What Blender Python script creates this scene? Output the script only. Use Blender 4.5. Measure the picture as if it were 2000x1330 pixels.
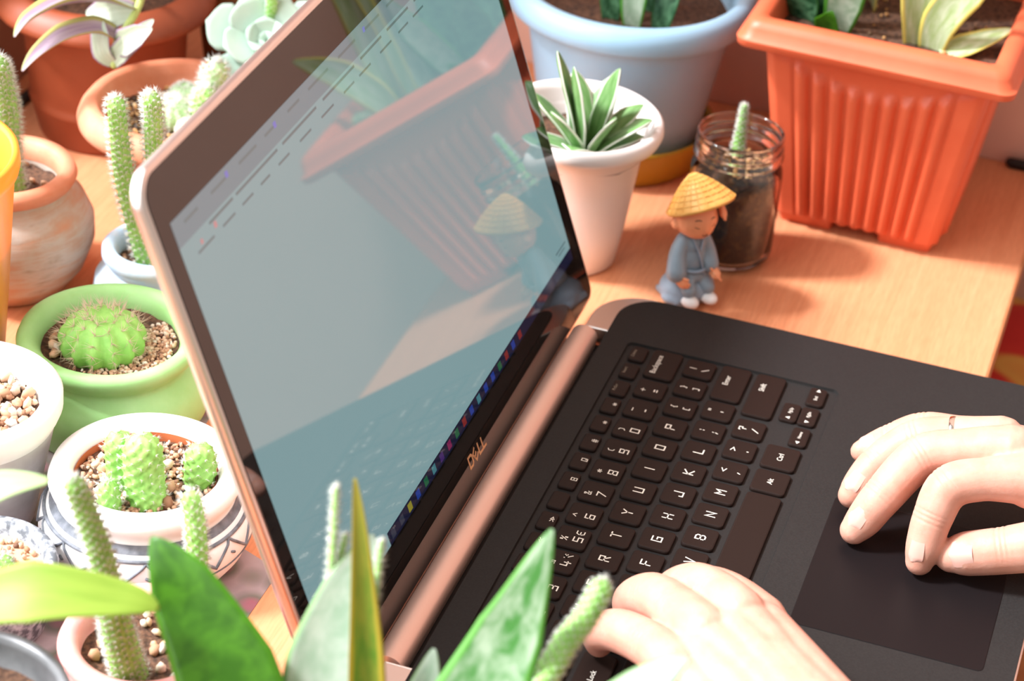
import bpy, bmesh, math, random
from mathutils import Vector, Matrix, Quaternion, noise
from mathutils.bvhtree import BVHTree

random.seed(7)
MM = 0.001
SC = bpy.context.scene
COL = SC.collection
for o in list(bpy.data.objects):
    bpy.data.objects.remove(o)

# ------------------------------------------------------------------ camera
cam_d = bpy.data.cameras.new('camera')
cam = bpy.data.objects.new('camera', cam_d)
COL.objects.link(cam)
cam_d.sensor_fit = 'HORIZONTAL'
cam_d.sensor_width = 23.5
cam_d.lens = 55.0
cam_d.clip_start = 0.01
cam_d.dof.use_dof = True
cam_d.dof.focus_distance = 1.10
cam_d.dof.aperture_fstop = 6.3
cam_d.dof.aperture_blades = 0
CAM_ROT = ((0.317173, 0.49651, -0.808009), (-0.946011, 0.225665, -0.232676), (0.066814, 0.838184, 0.541279))
CAM_LOC = (-0.789516, -0.191842, 0.689043)
cam.matrix_world = Matrix.Translation(Vector(CAM_LOC)) @ Matrix(CAM_ROT).to_4x4()
SC.camera = cam

# ------------------------------------------------------------------ light
world = bpy.data.worlds.new('world')
SC.world = world
world.use_nodes = True
bg = world.node_tree.nodes['Background']
bg.inputs[0].default_value = (1.0, 0.87, 0.77, 1)
bg.inputs[1].default_value = 0.46

sun_d = bpy.data.lights.new('sun', 'SUN')
sun_d.energy = 5.8
sun_d.angle = math.radians(9)
sun_d.color = (0.97, 0.99, 1.03)
sun = bpy.data.objects.new('sun', sun_d)
COL.objects.link(sun)
EL = math.radians(50)
tr = Vector((0.33 * math.cos(EL), -0.944 * math.cos(EL), -math.sin(EL)))
sun.rotation_euler = tr.to_track_quat('-Z', 'Y').to_euler()
sun.location = (-0.4, 1.2, 1.5)

# sky light entering by the window in the left wall
win_d = bpy.data.lights.new('window_daylight', 'AREA')
win_d.shape = 'RECTANGLE'
win_d.size = 2.04
win_d.size_y = 1.4
win_d.energy = 42
win_d.color = (0.93, 0.97, 1.0)
win = bpy.data.objects.new('window_daylight', win_d)
COL.objects.link(win)
win.location = (-0.72, 0.575, 0.82)
win.rotation_euler = Vector((0, -1, -0.12)).to_track_quat('-Z', 'Y').to_euler()

vs = SC.view_settings
vs.view_transform = 'Standard'
vs.look = 'None'
vs.gamma = 1.0
vs.use_curve_mapping = False
vs.exposure = 0.2

# ------------------------------------------------------------------ helpers
def clamp(x, a=0.0, b=1.0):
    return max(a, min(b, x))


class MB:
    """collects vertices (millimetres) and faces, builds ONE mesh object"""
    def __init__(self):
        self.v = []
        self.f = []
        self.uv = {}

    def add(self, verts, faces, uvs=None):
        b = len(self.v)
        self.v += [tuple(p) for p in verts]
        self.f += [tuple(i + b for i in fc) for fc in faces]
        if uvs:
            for i, u in enumerate(uvs):
                self.uv[b + i] = u

    def mesh(self, name, smooth=True, recalc=True):
        me = bpy.data.meshes.new(name)
        me.from_pydata([(p[0] * MM, p[1] * MM, p[2] * MM) for p in self.v], [], self.f)
        if self.uv:
            ul = me.uv_layers.new(name='UVMap')
            for lp in me.loops:
                ul.data[lp.index].uv = self.uv.get(lp.vertex_index, (0, 0))
        if recalc:
            bm = bmesh.new()
            bm.from_mesh(me)
            bmesh.ops.recalc_face_normals(bm, faces=bm.faces)
            bm.to_mesh(me)
            bm.free()
        if smooth:
            for p in me.polygons:
                p.use_smooth = True
        me.update()
        return me

    def build(self, name, mat, parent=None, smooth=True, sharp=None, recalc=True):
        return link(name, self.mesh(name, smooth, recalc), mat, parent, sharp if smooth else None)

    # ---- shapes
    def lathe(self, prof, n=64, c=(0, 0), ang0=0.0):
        vs, fs = [], []
        rows = []
        for r, z in prof:
            if r < 1e-6:
                rows.append([len(vs)])
                vs.append((c[0], c[1], z))
            else:
                row = []
                for i in range(n):
                    a = ang0 + 2 * math.pi * i / n
                    row.append(len(vs))
                    vs.append((c[0] + r * math.cos(a), c[1] + r * math.sin(a), z))
                rows.append(row)
        for A, B in zip(rows, rows[1:]):
            if len(A) == 1 and len(B) == 1:
                continue
            for i in range(n):
                j = (i + 1) % n
                if len(A) == 1:
                    fs.append((A[0], B[i], B[j]))
                elif len(B) == 1:
                    fs.append((A[i], A[j], B[0]))
                else:
                    fs.append((A[i], A[j], B[j], B[i]))
        self.add(vs, fs)
        return self

    def rings(self, rings, cap0=True, cap1=True):
        n = len(rings[0])
        vs = [p for r in rings for p in r]
        fs = []
        for k in range(len(rings) - 1):
            for i in range(n):
                j = (i + 1) % n
                fs.append((k * n + i, k * n + j, (k + 1) * n + j, (k + 1) * n + i))
        if cap0:
            fs.append(tuple(range(n - 1, -1, -1)))
        if cap1:
            b = (len(rings) - 1) * n
            fs.append(tuple(range(b, b + n)))
        self.add(vs, fs)
        return self

    def box(self, x0, x1, y0, y1, z0, z1):
        self.add([(x0, y0, z0), (x1, y0, z0), (x1, y1, z0), (x0, y1, z0), (x0, y0, z1), (x1, y0, z1), (x1, y1, z1), (x0, y1, z1)],
                 [(0, 3, 2, 1), (4, 5, 6, 7), (0, 1, 5, 4), (1, 2, 6, 5), (2, 3, 7, 6), (3, 0, 4, 7)])
        return self

    def tube(self, pts, rad, n=12, step=None, round_caps=True, flat=1.0, up=None):
        P, Rr = smooth_path(pts, rad, step)
        F = frames(P, up)
        rings = []
        k = len(P)
        if round_caps:
            t0 = (P[0] - P[1]).normalized()
            for a in (80, 55, 28):
                ca, sa = math.cos(math.radians(a)), math.sin(math.radians(a))
                rings.append(ring3(P[0] + t0 * Rr[0] * sa, F[0], Rr[0] * ca, n, flat))
        for i in range(k):
            rings.append(ring3(P[i], F[i], Rr[i], n, flat))
        if round_caps:
            t1 = (P[-1] - P[-2]).normalized()
            for a in (28, 55, 80):
                ca, sa = math.cos(math.radians(a)), math.sin(math.radians(a))
                rings.append(ring3(P[-1] + t1 * Rr[-1] * sa, F[-1], Rr[-1] * ca, n, flat))
        self.rings(rings)
        return self

    def ell(self, c, r, n=20, m=12, rot=None):
        vs, fs = [], []
        M = rot or Matrix.Identity(3)
        c = Vector(c)
        rows = []
        for k in range(m + 1):
            ph = math.pi * k / m
            if k in (0, m):
                rows.append([len(vs)])
                vs.append(c + M @ Vector((0, 0, r[2] * math.cos(ph))))
            else:
                row = []
                for i in range(n):
                    a = 2 * math.pi * i / n
                    row.append(len(vs))
                    vs.append(c + M @ Vector((r[0] * math.sin(ph) * math.cos(a), r[1] * math.sin(ph) * math.sin(a), r[2] * math.cos(ph))))
                rows.append(row)
        for A, B in zip(rows, rows[1:]):
            for i in range(n):
                j = (i + 1) % n
                if len(A) == 1:
                    fs.append((A[0], B[i], B[j]))
                elif len(B) == 1:
                    fs.append((A[i], B[0], A[j]))
                else:
                    fs.append((A[i], B[i], B[j], A[j]))
        self.add(vs, fs)
        return self

    def needle(self, p, d, L, w):
        p = Vector(p)
        d = Vector(d).normalized()
        a = d.orthogonal().normalized()
        b = d.cross(a)
        q = [p + a * w, p + (a * -0.5 + b * 0.87) * w, p + (a * -0.5 - b * 0.87) * w, p + d * L]
        self.add(q, [(0, 1, 3), (1, 2, 3), (2, 0, 3)])


def ring3(c, fr, r, n, flat=1.0):
    a, b = fr
    return [c + a * (r * math.cos(2 * math.pi * i / n)) + b * (r * flat * math.sin(2 * math.pi * i / n)) for i in range(n)]


def smooth_path(pts, rad, step=None):
    pts = [Vector(p) for p in pts]
    if isinstance(rad, (int, float)):
        rad = [rad] * len(pts)
    if step is None or len(pts) < 2:
        return pts, list(rad)
    P, Rr = [], []
    n = len(pts)
    for i in range(n - 1):
        p0 = pts[max(i - 1, 0)]
        p1, p2 = pts[i], pts[i + 1]
        p3 = pts[min(i + 2, n - 1)]
        L = (p2 - p1).length
        k = max(1, int(round(L / step)))
        for j in range(k):
            t = j / k
            P.append(0.5 * ((2 * p1) + (p2 - p0) * t + (2 * p0 - 5 * p1 + 4 * p2 - p3) * t * t + (3 * p1 - p0 - 3 * p2 + p3) * t ** 3))
            Rr.append(rad[i] * (1 - t) + rad[i + 1] * t)
    P.append(pts[-1])
    Rr.append(rad[-1])
    return P, Rr


def frames(P, up=None):
    out = []
    prev = Vector(up) if up is not None else None
    for i in range(len(P)):
        t = (P[min(i + 1, len(P) - 1)] - P[max(i - 1, 0)])
        t = t.normalized() if t.length > 1e-9 else Vector((0, 0, 1))
        if prev is None:
            prev = t.orthogonal()
        a = prev - t * prev.dot(t)
        if a.length < 1e-6:
            a = t.orthogonal()
        a.normalize()
        prev = a
        out.append((a, t.cross(a)))
    return out


def link(name, me, mat, parent=None, sharp=None):
    o = bpy.data.objects.new(name, me)
    COL.objects.link(o)
    if mat is not None and not me.materials:
        me.materials.append(mat)
    if parent is not None:
        o.parent = parent
    if sharp is not None:
        bm = bmesh.new()
        bm.from_mesh(me)
        lim = math.radians(sharp)
        for e in bm.edges:
            if len(e.link_faces) == 2 and e.calc_face_angle(0) > lim:
                e.smooth = False
        bm.to_mesh(me)
        bm.free()
    return o


def tag(o, label, cat, group=None):
    o['label'] = label
    o['category'] = cat
    if group:
        o['group'] = group
    return o


def thing(name, label, cat, loc=(0, 0, 0), rotz=0.0, group=None):
    o = bpy.data.objects.new(name, None)
    COL.objects.link(o)
    o.empty_display_size = 0.02
    o.location = (loc[0] * MM, loc[1] * MM, loc[2] * MM)
    o.rotation_euler = (0, 0, rotz)
    return tag(o, label, cat, group)


def stuff(o):
    o['kind'] = 'stuff'
    return o


def struct(o):
    o['kind'] = 'structure'
    return o


def remesh(mb, voxel, smooth=6, factor=0.5):
    me = mb.mesh('tmp')
    o = bpy.data.objects.new('tmp', me)
    COL.objects.link(o)
    m = o.modifiers.new('r', 'REMESH')
    m.mode = 'VOXEL'
    m.voxel_size = voxel * MM
    m.use_smooth_shade = True
    if smooth:
        s = o.modifiers.new('s', 'SMOOTH')
        s.factor = factor
        s.iterations = smooth
    dg = bpy.context.evaluated_depsgraph_get()
    out = bpy.data.meshes.new_from_object(o.evaluated_get(dg))
    bpy.data.objects.remove(o)
    bpy.data.meshes.remove(me)
    for p in out.polygons:
        p.use_smooth = True
    return out


# ------------------------------------------------------------------ materials
def new_mat(name):
    m = bpy.data.materials.new(name)
    m.use_nodes = True
    nt = m.node_tree
    return m, nt, nt.nodes['Principled BSDF']


def ramp(nt, fac, stops):
    r = nt.nodes.new('ShaderNodeValToRGB')
    el = r.color_ramp.elements
    while len(el) < len(stops):
        el.new(0.5)
    for e, (p, c) in zip(el, stops):
        e.position = p
        e.color = (*c, 1)
    nt.links.new(fac, r.inputs[0])
    return r.outputs[0]


def noise_tex(nt, vec, scale, detail=4, rough=0.55, dist=0.0):
    n = nt.nodes.new('ShaderNodeTexNoise')
    n.inputs['Scale'].default_value = scale
    n.inputs['Detail'].default_value = detail
    n.inputs['Roughness'].default_value = rough
    n.inputs['Distortion'].default_value = dist
    nt.links.new(vec, n.inputs['Vector'])
    return n.outputs[0]


def coords(nt, stretch=(1, 1, 1), kind='Object'):
    tc = nt.nodes.new('ShaderNodeTexCoord')
    mp = nt.nodes.new('ShaderNodeMapping')
    mp.inputs['Scale'].default_value = stretch
    nt.links.new(tc.outputs[kind], mp.inputs[0])
    return mp.outputs[0]


def mat(name, c1, c2=None, scale=120, rough=0.6, bump=0.0, bscale=None, stretch=(1, 1, 1), sss=0.0, spec=0.5, metal=0.0,
        lo=0.35, hi=0.65, detail=4, coat=0.0, translucent=0.0):
    m, nt, b = new_mat(name)
    b.inputs['Roughness'].default_value = rough
    b.inputs['Specular IOR Level'].default_value = spec
    b.inputs['Metallic'].default_value = metal
    b.inputs['Coat Weight'].default_value = coat
    b.inputs['Base Color'].default_value = (*c1, 1)
    v = coords(nt, stretch)
    if c2 is not None:
        f = noise_tex(nt, v, scale, detail)
        nt.links.new(ramp(nt, f, [(lo, c1), (hi, c2)]), b.inputs['Base Color'])
    if bump:
        f2 = noise_tex(nt, v, bscale or scale, 6)
        bn = nt.nodes.new('ShaderNodeBump')
        bn.inputs['Strength'].default_value = bump
        bn.inputs['Distance'].default_value = 0.001
        nt.links.new(f2, bn.inputs['Height'])
        nt.links.new(bn.outputs[0], b.inputs['Normal'])
    if sss:
        b.inputs['Subsurface Weight'].default_value = sss
        b.inputs['Subsurface Radius'].default_value = (1.0, 0.35, 0.2)
        b.inputs['Subsurface Scale'].default_value = 0.004
    if translucent:
        out = nt.nodes['Material Output']
        t = nt.nodes.new('ShaderNodeBsdfTranslucent')
        mx = nt.nodes.new('ShaderNodeMixShader')
        mx.inputs[0].default_value = translucent
        if b.inputs['Base Color'].links:
            nt.links.new(b.inputs['Base Color'].links[0].from_socket, t.inputs[0])
        else:
            t.inputs[0].default_value = (*c1, 1)
        nt.links.new(b.outputs[0], mx.inputs[1])
        nt.links.new(t.outputs[0], mx.inputs[2])
        nt.links.new(mx.outputs[0], out.inputs[0])
    return m


def leaf_mat(name, mid, mid2, edge, edge_w=0.12, nscale=(6, 60), rough=0.42, trans=0.3, tip=None):
    """leaf blade: banded centre, coloured margins; u runs across, v along"""
    m, nt, b = new_mat(name)
    tc = nt.nodes.new('ShaderNodeTexCoord')
    sp = nt.nodes.new('ShaderNodeSeparateXYZ')
    nt.links.new(tc.outputs['UV'], sp.inputs[0])
    mp = nt.nodes.new('ShaderNodeMapping')
    mp.inputs['Scale'].default_value = (nscale[0], nscale[1], 1)
    nt.links.new(tc.outputs['UV'], mp.inputs[0])
    f = noise_tex(nt, mp.outputs[0], 1.0, 4, 0.6, 0.4)
    col = ramp(nt, f, [(0.38, mid), (0.62, mid2)])
    a = nt.nodes.new('ShaderNodeMath')
    a.operation = 'SUBTRACT'
    a.inputs[1].default_value = 0.5
    nt.links.new(sp.outputs[0], a.inputs[0])
    ab = nt.nodes.new('ShaderNodeMath')
    ab.operation = 'ABSOLUTE'
    nt.links.new(a.outputs[0], ab.inputs[0])
    st = nt.nodes.new('ShaderNodeMapRange')
    st.inputs['From Min'].default_value = 0.5 - edge_w - 0.02
    st.inputs['From Max'].default_value = 0.5 - edge_w + 0.02
    nt.links.new(ab.outputs[0], st.inputs[0])
    mx = nt.nodes.new('ShaderNodeMix')
    mx.data_type = 'RGBA'
    nt.links.new(st.outputs[0], mx.inputs[0])
    nt.links.new(col, mx.inputs[6])
    mx.inputs[7].default_value = (*edge, 1)
    colout = mx.outputs[2]
    if tip:
        tr_ = nt.nodes.new('ShaderNodeMapRange')
        tr_.inputs['From Min'].default_value = tip[0]
        tr_.inputs['From Max'].default_value = tip[1]
        nt.links.new(sp.outputs[1], tr_.inputs[0])
        m2 = nt.nodes.new('ShaderNodeMix')
        m2.data_type = 'RGBA'
        nt.links.new(tr_.outputs[0], m2.inputs[0])
        nt.links.new(colout, m2.inputs[6])
        m2.inputs[7].default_value = (*tip[2], 1)
        colout = m2.outputs[2]
    nt.links.new(colout, b.inputs['Base Color'])
    b.inputs['Roughness'].default_value = rough
    if trans:
        out = nt.nodes['Material Output']
        t = nt.nodes.new('ShaderNodeBsdfTranslucent')
        nt.links.new(colout, t.inputs[0])
        ms = nt.nodes.new('ShaderNodeMixShader')
        ms.inputs[0].default_value = trans
        nt.links.new(b.outputs[0], ms.inputs[1])
        nt.links.new(t.outputs[0], ms.inputs[2])
        nt.links.new(ms.outputs[0], out.inputs[0])
    return m


def glow_mat(name, c, strength=1.0, ior=2.0, rough=0.03):
    """glossy lit panel of the display"""
    m, nt, b = new_mat(name)
    b.inputs['Base Color'].default_value = (0.01, 0.01, 0.01, 1)
    b.inputs['Roughness'].default_value = rough
    b.inputs['IOR'].default_value = ior
    b.inputs['Emission Color'].default_value = (*c, 1)
    b.inputs['Emission Strength'].default_value = strength
    return m


def wood_mat(name, c1, c2, c3):
    m, nt, b = new_mat(name)
    v = coords(nt, (2.5, 95, 95))
    f = noise_tex(nt, v, 3.0, 6, 0.6, 0.25)
    col = ramp(nt, f, [(0.30, c1), (0.52, c2), (0.72, c3)])
    v2 = coords(nt, (40, 400, 400))
    f2 = noise_tex(nt, v2, 2.0, 3)
    mx = nt.nodes.new('ShaderNodeMix')
    mx.data_type = 'RGBA'
    mx.blend_type = 'MULTIPLY'
    mx.inputs[0].default_value = 0.35
    nt.links.new(col, mx.inputs[6])
    nt.links.new(ramp(nt, f2, [(0.35, (0.72, 0.66, 0.6)), (0.6, (1, 1, 1))]), mx.inputs[7])
    nt.links.new(mx.outputs[2], b.inputs['Base Color'])
    b.inputs['Roughness'].default_value = 0.42
    b.inputs['Specular IOR Level'].default_value = 0.4
    return m


M = {}
M['wood'] = wood_mat('beech_laminate', (0.70, 0.275, 0.130), (0.76, 0.315, 0.155), (0.79, 0.345, 0.178))
M['wood_edge'] = mat('edge_band', (0.45, 0.16, 0.06), (0.55, 0.22, 0.09), 60, 0.5)
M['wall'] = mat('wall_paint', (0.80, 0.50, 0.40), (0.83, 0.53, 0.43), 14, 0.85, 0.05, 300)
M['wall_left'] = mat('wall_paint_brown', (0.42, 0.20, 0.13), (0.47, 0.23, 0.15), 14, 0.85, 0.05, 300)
M['white_paint'] = mat('window_paint', (0.75, 0.72, 0.68), rough=0.5)
M['floor'] = mat('floor_tile', (0.40, 0.25, 0.16), (0.50, 0.33, 0.22), 6, 0.4)
M['deck'] = mat('soft_touch_black', (0.020, 0.018, 0.0175), (0.025, 0.023, 0.022), 900, 0.55, 0.06, 2500, spec=0.16)
M['key'] = mat('key_black', (0.018, 0.010, 0.008), rough=0.5, spec=0.15)
M['legend'] = mat('legend_white', (0.90, 0.84, 0.74), rough=0.5)
M['legend_dim'] = mat('legend_grey', (0.30, 0.24, 0.18), rough=0.5)
M['pad'] = mat('touchpad_black', (0.010, 0.0075, 0.008), rough=0.42, spec=0.13)
M['silver'] = mat('anodised_aluminium', (0.80, 0.72, 0.68), rough=0.34, metal=1.0)
M['dark_metal'] = mat('dark_gap', (0.012, 0.010, 0.010), rough=0.6)
M['hinge'] = mat('hinge_aluminium', (0.90, 0.66, 0.57), rough=0.45, metal=0.6)
M['bezel'] = glow_mat('bezel_glass', (0, 0, 0), 0.0, 1.72, 0.02)
M['display'] = glow_mat('display_page', (0.165, 0.27, 0.285), 1.0)
M['disp_bar'] = glow_mat('display_toolbar', (0.115, 0.175, 0.20), 1.0)
M['disp_text'] = glow_mat('display_text', (0.075, 0.12, 0.13), 1.0)
M['disp_task'] = glow_mat('display_taskbar', (0.004, 0.006, 0.022), 1.0)
for nm, c in dict(blue=(0.015, 0.06, 0.40), yellow=(0.40, 0.36, 0.03), red=(0.32, 0.03, 0.03), green=(0.01, 0.16, 0.07), cyan=(0.06, 0.28, 0.34),
                  purple=(0.08, 0.03, 0.20), grey=(0.05, 0.06, 0.10), pink=(0.30, 0.02, 0.12), violet=(0.11, 0.12, 0.42), rose=(0.42, 0.18, 0.19)).items():
    M['ic_' + nm] = glow_mat('display_' + nm, c, 1.0 if nm in ('violet', 'rose') else 0.45)
M['gold'] = mat('logo_gold', (0.86, 0.55, 0.30), rough=0.35, metal=0.6)

M['skin'] = mat('skin', (0.68, 0.325, 0.235), (0.74, 0.385, 0.29), 90, 0.48, 0.12, 700, sss=0.35, spec=0.35)
M['nail'] = mat('nail', (0.76, 0.42, 0.34), (0.78, 0.45, 0.37), 60, rough=0.25)
M['ring'] = mat('ring_silver', (0.85, 0.84, 0.80), rough=0.18, metal=1.0)

M['terracotta'] = mat('terracotta_plastic', (0.56, 0.155, 0.060), (0.62, 0.185, 0.075), 30, 0.50, 0.02, 200)
M['terra_dusty'] = mat('terracotta_dusty', (0.62, 0.20, 0.10), (0.72, 0.30, 0.18), 40, 0.6, 0.06, 300)
M['terra_shaded'] = mat('terracotta_shaded', (0.25, 0.052, 0.018), (0.30, 0.065, 0.023), 30, 0.5, 0.02, 200)  # terracotta darkened all over: the big pot's deep shadow put into its base colour
M['planter'] = mat('planter_plastic', (0.73, 0.125, 0.05), (0.77, 0.148, 0.062), 25, 0.46, 0.03, 350)
M['sky_blue'] = mat('pale_blue_plastic', (0.29, 0.48, 0.64), (0.32, 0.51, 0.67), 25, 0.42, 0.02, 200)
M['blue_paint'] = mat('blue_painted_clay', (0.42, 0.62, 0.82), (0.60, 0.72, 0.80), 60, 0.6, 0.08, 250)
M['ochre'] = mat('ochre_saucer', (0.40, 0.21, 0.008), (0.45, 0.24, 0.012), 30, 0.45)
M['white_clay'] = mat('white_painted_clay', (0.84, 0.83, 0.82), (0.88, 0.87, 0.87), 60, 0.6, 0.05, 250)
M['white_plastic'] = mat('white_plastic', (0.86, 0.80, 0.77), (0.88, 0.82, 0.79), 30, 0.38, 0.01, 200)
M['green_paint'] = mat('green_painted_clay', (0.31, 0.62, 0.22), (0.37, 0.68, 0.28), 60, 0.55, 0.10, 220)
M['pink_paint'] = mat('pink_painted_clay', (0.72, 0.30, 0.28), (0.78, 0.40, 0.37), 60, 0.6, 0.06, 220)
M['yellow_cup'] = mat('amber_plastic', (0.92, 0.42, 0.05), (0.95, 0.47, 0.07), 20, 0.3, translucent=0.35)
M['black_line'] = mat('painted_line', (0.10, 0.11, 0.13), (0.20, 0.21, 0.24), 200, 0.7)
M['soil'] = mat('soil', (0.040, 0.018, 0.010), (0.16, 0.075, 0.040), 420, 0.95, 0.9, 700)
M['pebble'] = mat('gravel_pebbles', (0.62, 0.36, 0.22), (0.86, 0.74, 0.62), 160, 0.75, 0.1, 600, lo=0.3, hi=0.7)
M['pebble_gold'] = mat('gravel_golden', (0.50, 0.26, 0.09), (0.75, 0.48, 0.24), 160, 0.75, 0.1, 600)
M['pebble_dark'] = mat('gravel_dark', (0.035, 0.025, 0.02), (0.12, 0.08, 0.05), 160, 0.8)


def pebble_mat(name, stops):
    m, nt, b = new_mat(name)
    g = nt.nodes.new('ShaderNodeNewGeometry')
    nt.links.new(ramp(nt, g.outputs['Random Per Island'], stops), b.inputs['Base Color'])
    b.inputs['Roughness'].default_value = 0.75
    return m


M['pebble'] = pebble_mat('gravel_pebbles', [(0.0, (0.16, 0.07, 0.04)), (0.25, (0.40, 0.20, 0.11)), (0.5, (0.58, 0.34, 0.21)), (0.75, (0.66, 0.46, 0.32)), (1.0, (0.74, 0.66, 0.56))])
def pebble_single_mat():
    m, nt, b = new_mat('single_pebble')
    g = nt.nodes.new('ShaderNodeObjectInfo')
    nt.links.new(ramp(nt, g.outputs['Random'], [(0.0, (0.30, 0.15, 0.08)), (0.3, (0.52, 0.29, 0.17)), (0.6, (0.64, 0.42, 0.28)), (0.85, (0.72, 0.60, 0.48)), (1.0, (0.42, 0.40, 0.38))]), b.inputs['Base Color'])
    b.inputs['Roughness'].default_value = 0.7
    return m


M['pebble_single'] = pebble_single_mat()
M['pebble_gold'] = pebble_mat('gravel_golden', [(0.0, (0.10, 0.05, 0.02)), (0.35, (0.40, 0.19, 0.06)), (0.7, (0.58, 0.32, 0.12)), (1.0, (0.68, 0.48, 0.26))])
M['cactus'] = mat('cactus_skin', (0.22, 0.50, 0.09), (0.34, 0.64, 0.16), 160, 0.55, sss=0.1)
M['cactus_pale'] = mat('cactus_pale_skin', (0.36, 0.60, 0.26), (0.52, 0.74, 0.40), 160, 0.6, sss=0.1)
M['cactus_yellow'] = mat('cactus_yellow_skin', (0.78, 0.75, 0.42), (0.85, 0.82, 0.58), 160, 0.6)
M['spine'] = mat('cactus_spine', (0.88, 0.88, 0.80), rough=0.6, translucent=0.3)
M['spine_tan'] = mat('cactus_spine_tan', (0.80, 0.66, 0.48), rough=0.6, translucent=0.3)
M['echeveria'] = mat('echeveria_leaf', (0.46, 0.62, 0.52), (0.56, 0.70, 0.60), 40, 0.5, translucent=0.12)
M['stem'] = mat('stem_yellow_green', (0.42, 0.50, 0.14), (0.52, 0.60, 0.20), 80, 0.5)


def weathered_mat():
    m, nt, b = new_mat('weathered_terracotta')
    v = coords(nt, (9, 9, 95))
    f = noise_tex(nt, v, 1.6, 7, 0.62, 0.5)
    v2 = coords(nt, (1, 1, 1))
    f2 = noise_tex(nt, v2, 28, 6, 0.6)
    a = nt.nodes.new('ShaderNodeMath')
    a.operation = 'ADD'
    nt.links.new(f, a.inputs[0])
    nt.links.new(f2, a.inputs[1])
    d = nt.nodes.new('ShaderNodeMath')
    d.operation = 'MULTIPLY'
    d.inputs[1].default_value = 0.5
    nt.links.new(a.outputs[0], d.inputs[0])
    nt.links.new(ramp(nt, d.outputs[0], [(0.36, (0.56, 0.25, 0.14)), (0.46, (0.50, 0.33, 0.24)), (0.54, (0.52, 0.44, 0.38)), (0.64, (0.34, 0.24, 0.17))]), b.inputs['Base Color'])
    b.inputs['Roughness'].default_value = 0.85
    bn = nt.nodes.new('ShaderNodeBump')
    bn.inputs['Strength'].default_value = 0.5
    bn.inputs['Distance'].default_value = 0.0012
    nt.links.new(f, bn.inputs['Height'])
    nt.links.new(bn.outputs[0], b.inputs['Normal'])
    return m


M['weathered'] = weathered_mat()
M['mottled'] = mat('mottled_brown_clay', (0.11, 0.045, 0.012), (0.33, 0.15, 0.045), 130, 0.8, 0.3, 300)
M['speckled'] = mat('speckled_grey_clay', (0.12, 0.13, 0.15), (0.52, 0.54, 0.58), 260, 0.7, 0.1, 300, lo=0.42, hi=0.62)
M['black_clay'] = mat('dark_grey_plastic', (0.055, 0.055, 0.058), (0.13, 0.13, 0.135), 40, 0.35)


def glass_mat():
    m, nt, b = new_mat('jar_glass')
    b.inputs['Base Color'].default_value = (0.965, 0.985, 0.975, 1)
    b.inputs['Roughness'].default_value = 0.02
    b.inputs['Transmission Weight'].default_value = 1.0
    b.inputs['IOR'].default_value = 1.46
    return m


M['glass'] = glass_mat()


def floral_mat():
    m, nt, b = new_mat('floral_print')
    v = coords(nt)
    vo = nt.nodes.new('ShaderNodeTexVoronoi')
    vo.inputs['Scale'].default_value = 55
    nt.links.new(v, vo.inputs['Vector'])
    f = noise_tex(nt, v, 45, 4)
    c1 = ramp(nt, vo.outputs['Distance'], [(0.22, (0.42, 0.05, 0.10)), (0.38, (0.10, 0.12, 0.05)), (0.62, (0.55, 0.42, 0.42))])
    mx = nt.nodes.new('ShaderNodeMix')
    mx.data_type = 'RGBA'
    nt.links.new(f, mx.inputs[0])
    nt.links.new(c1, mx.inputs[6])
    mx.inputs[7].default_value = (0.22, 0.18, 0.20, 1)
    nt.links.new(mx.outputs[2], b.inputs['Base Color'])
    b.inputs['Roughness'].default_value = 0.4
    return m


M['floral'] = floral_mat()


def cushion_mat():
    m, nt, b = new_mat('cushion_print')
    v = coords(nt)
    f = noise_tex(nt, v, 11, 2, 0.4, 0.6)
    nt.links.new(ramp(nt, f, [(0.40, (0.42, 0.012, 0.008)), (0.48, (0.45, 0.02, 0.01)), (0.52, (0.52, 0.27, 0.05)), (0.60, (0.50, 0.20, 0.04)), (0.68, (0.20, 0.18, 0.03))]), b.inputs['Base Color'])
    b.inputs['Roughness'].default_value = 0.9
    return m


M['cushion'] = cushion_mat()

# ------------------------------------------------------------------ the setting
TAB_X0, TAB_X1, TAB_Y0, TAB_Y1 = -470, 560, -139, 480
FLOOR = -735
struct(MB().box(-2500, 560, -2500, 480, FLOOR - 20, FLOOR).build('floor', M['floor'], None, False))
struct(MB().box(560, 660, -2500, 580, FLOOR - 20, 1900).build('wall_back', M['wall'], None, False))
# left wall with a window opening over the table (out of the picture; the daylight enters there)
wl = MB()
WX0, WX1, WZ0, WZ1 = -1750, 312, 95, 1650
wl.box(-2500, WX0, 480, 580, FLOOR - 20, 1900)
wl.box(WX1, 560, 480, 580, FLOOR - 20, 1900)
wl.box(WX0, WX1, 480, 580, FLOOR - 20, WZ0)
wl.box(WX0, WX1, 480, 580, WZ1, 1900)
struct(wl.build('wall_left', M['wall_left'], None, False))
wf = struct(MB().box(WX0, WX1, 488, 572, WZ0, WZ0 + 6).build('window_1', M['white_paint'], None, False))
for a in ((WX0, WX0 + 25, WZ0 + 6, WZ1), (WX1 - 25, WX1, WZ0 + 6, WZ1), (WX0 + 25, WX1 - 25, WZ1 - 25, WZ1)):
    MB().box(a[0], a[1], 520, 560, a[2], a[3]).build('window_frame', M['white_paint'], wf, False)

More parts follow.
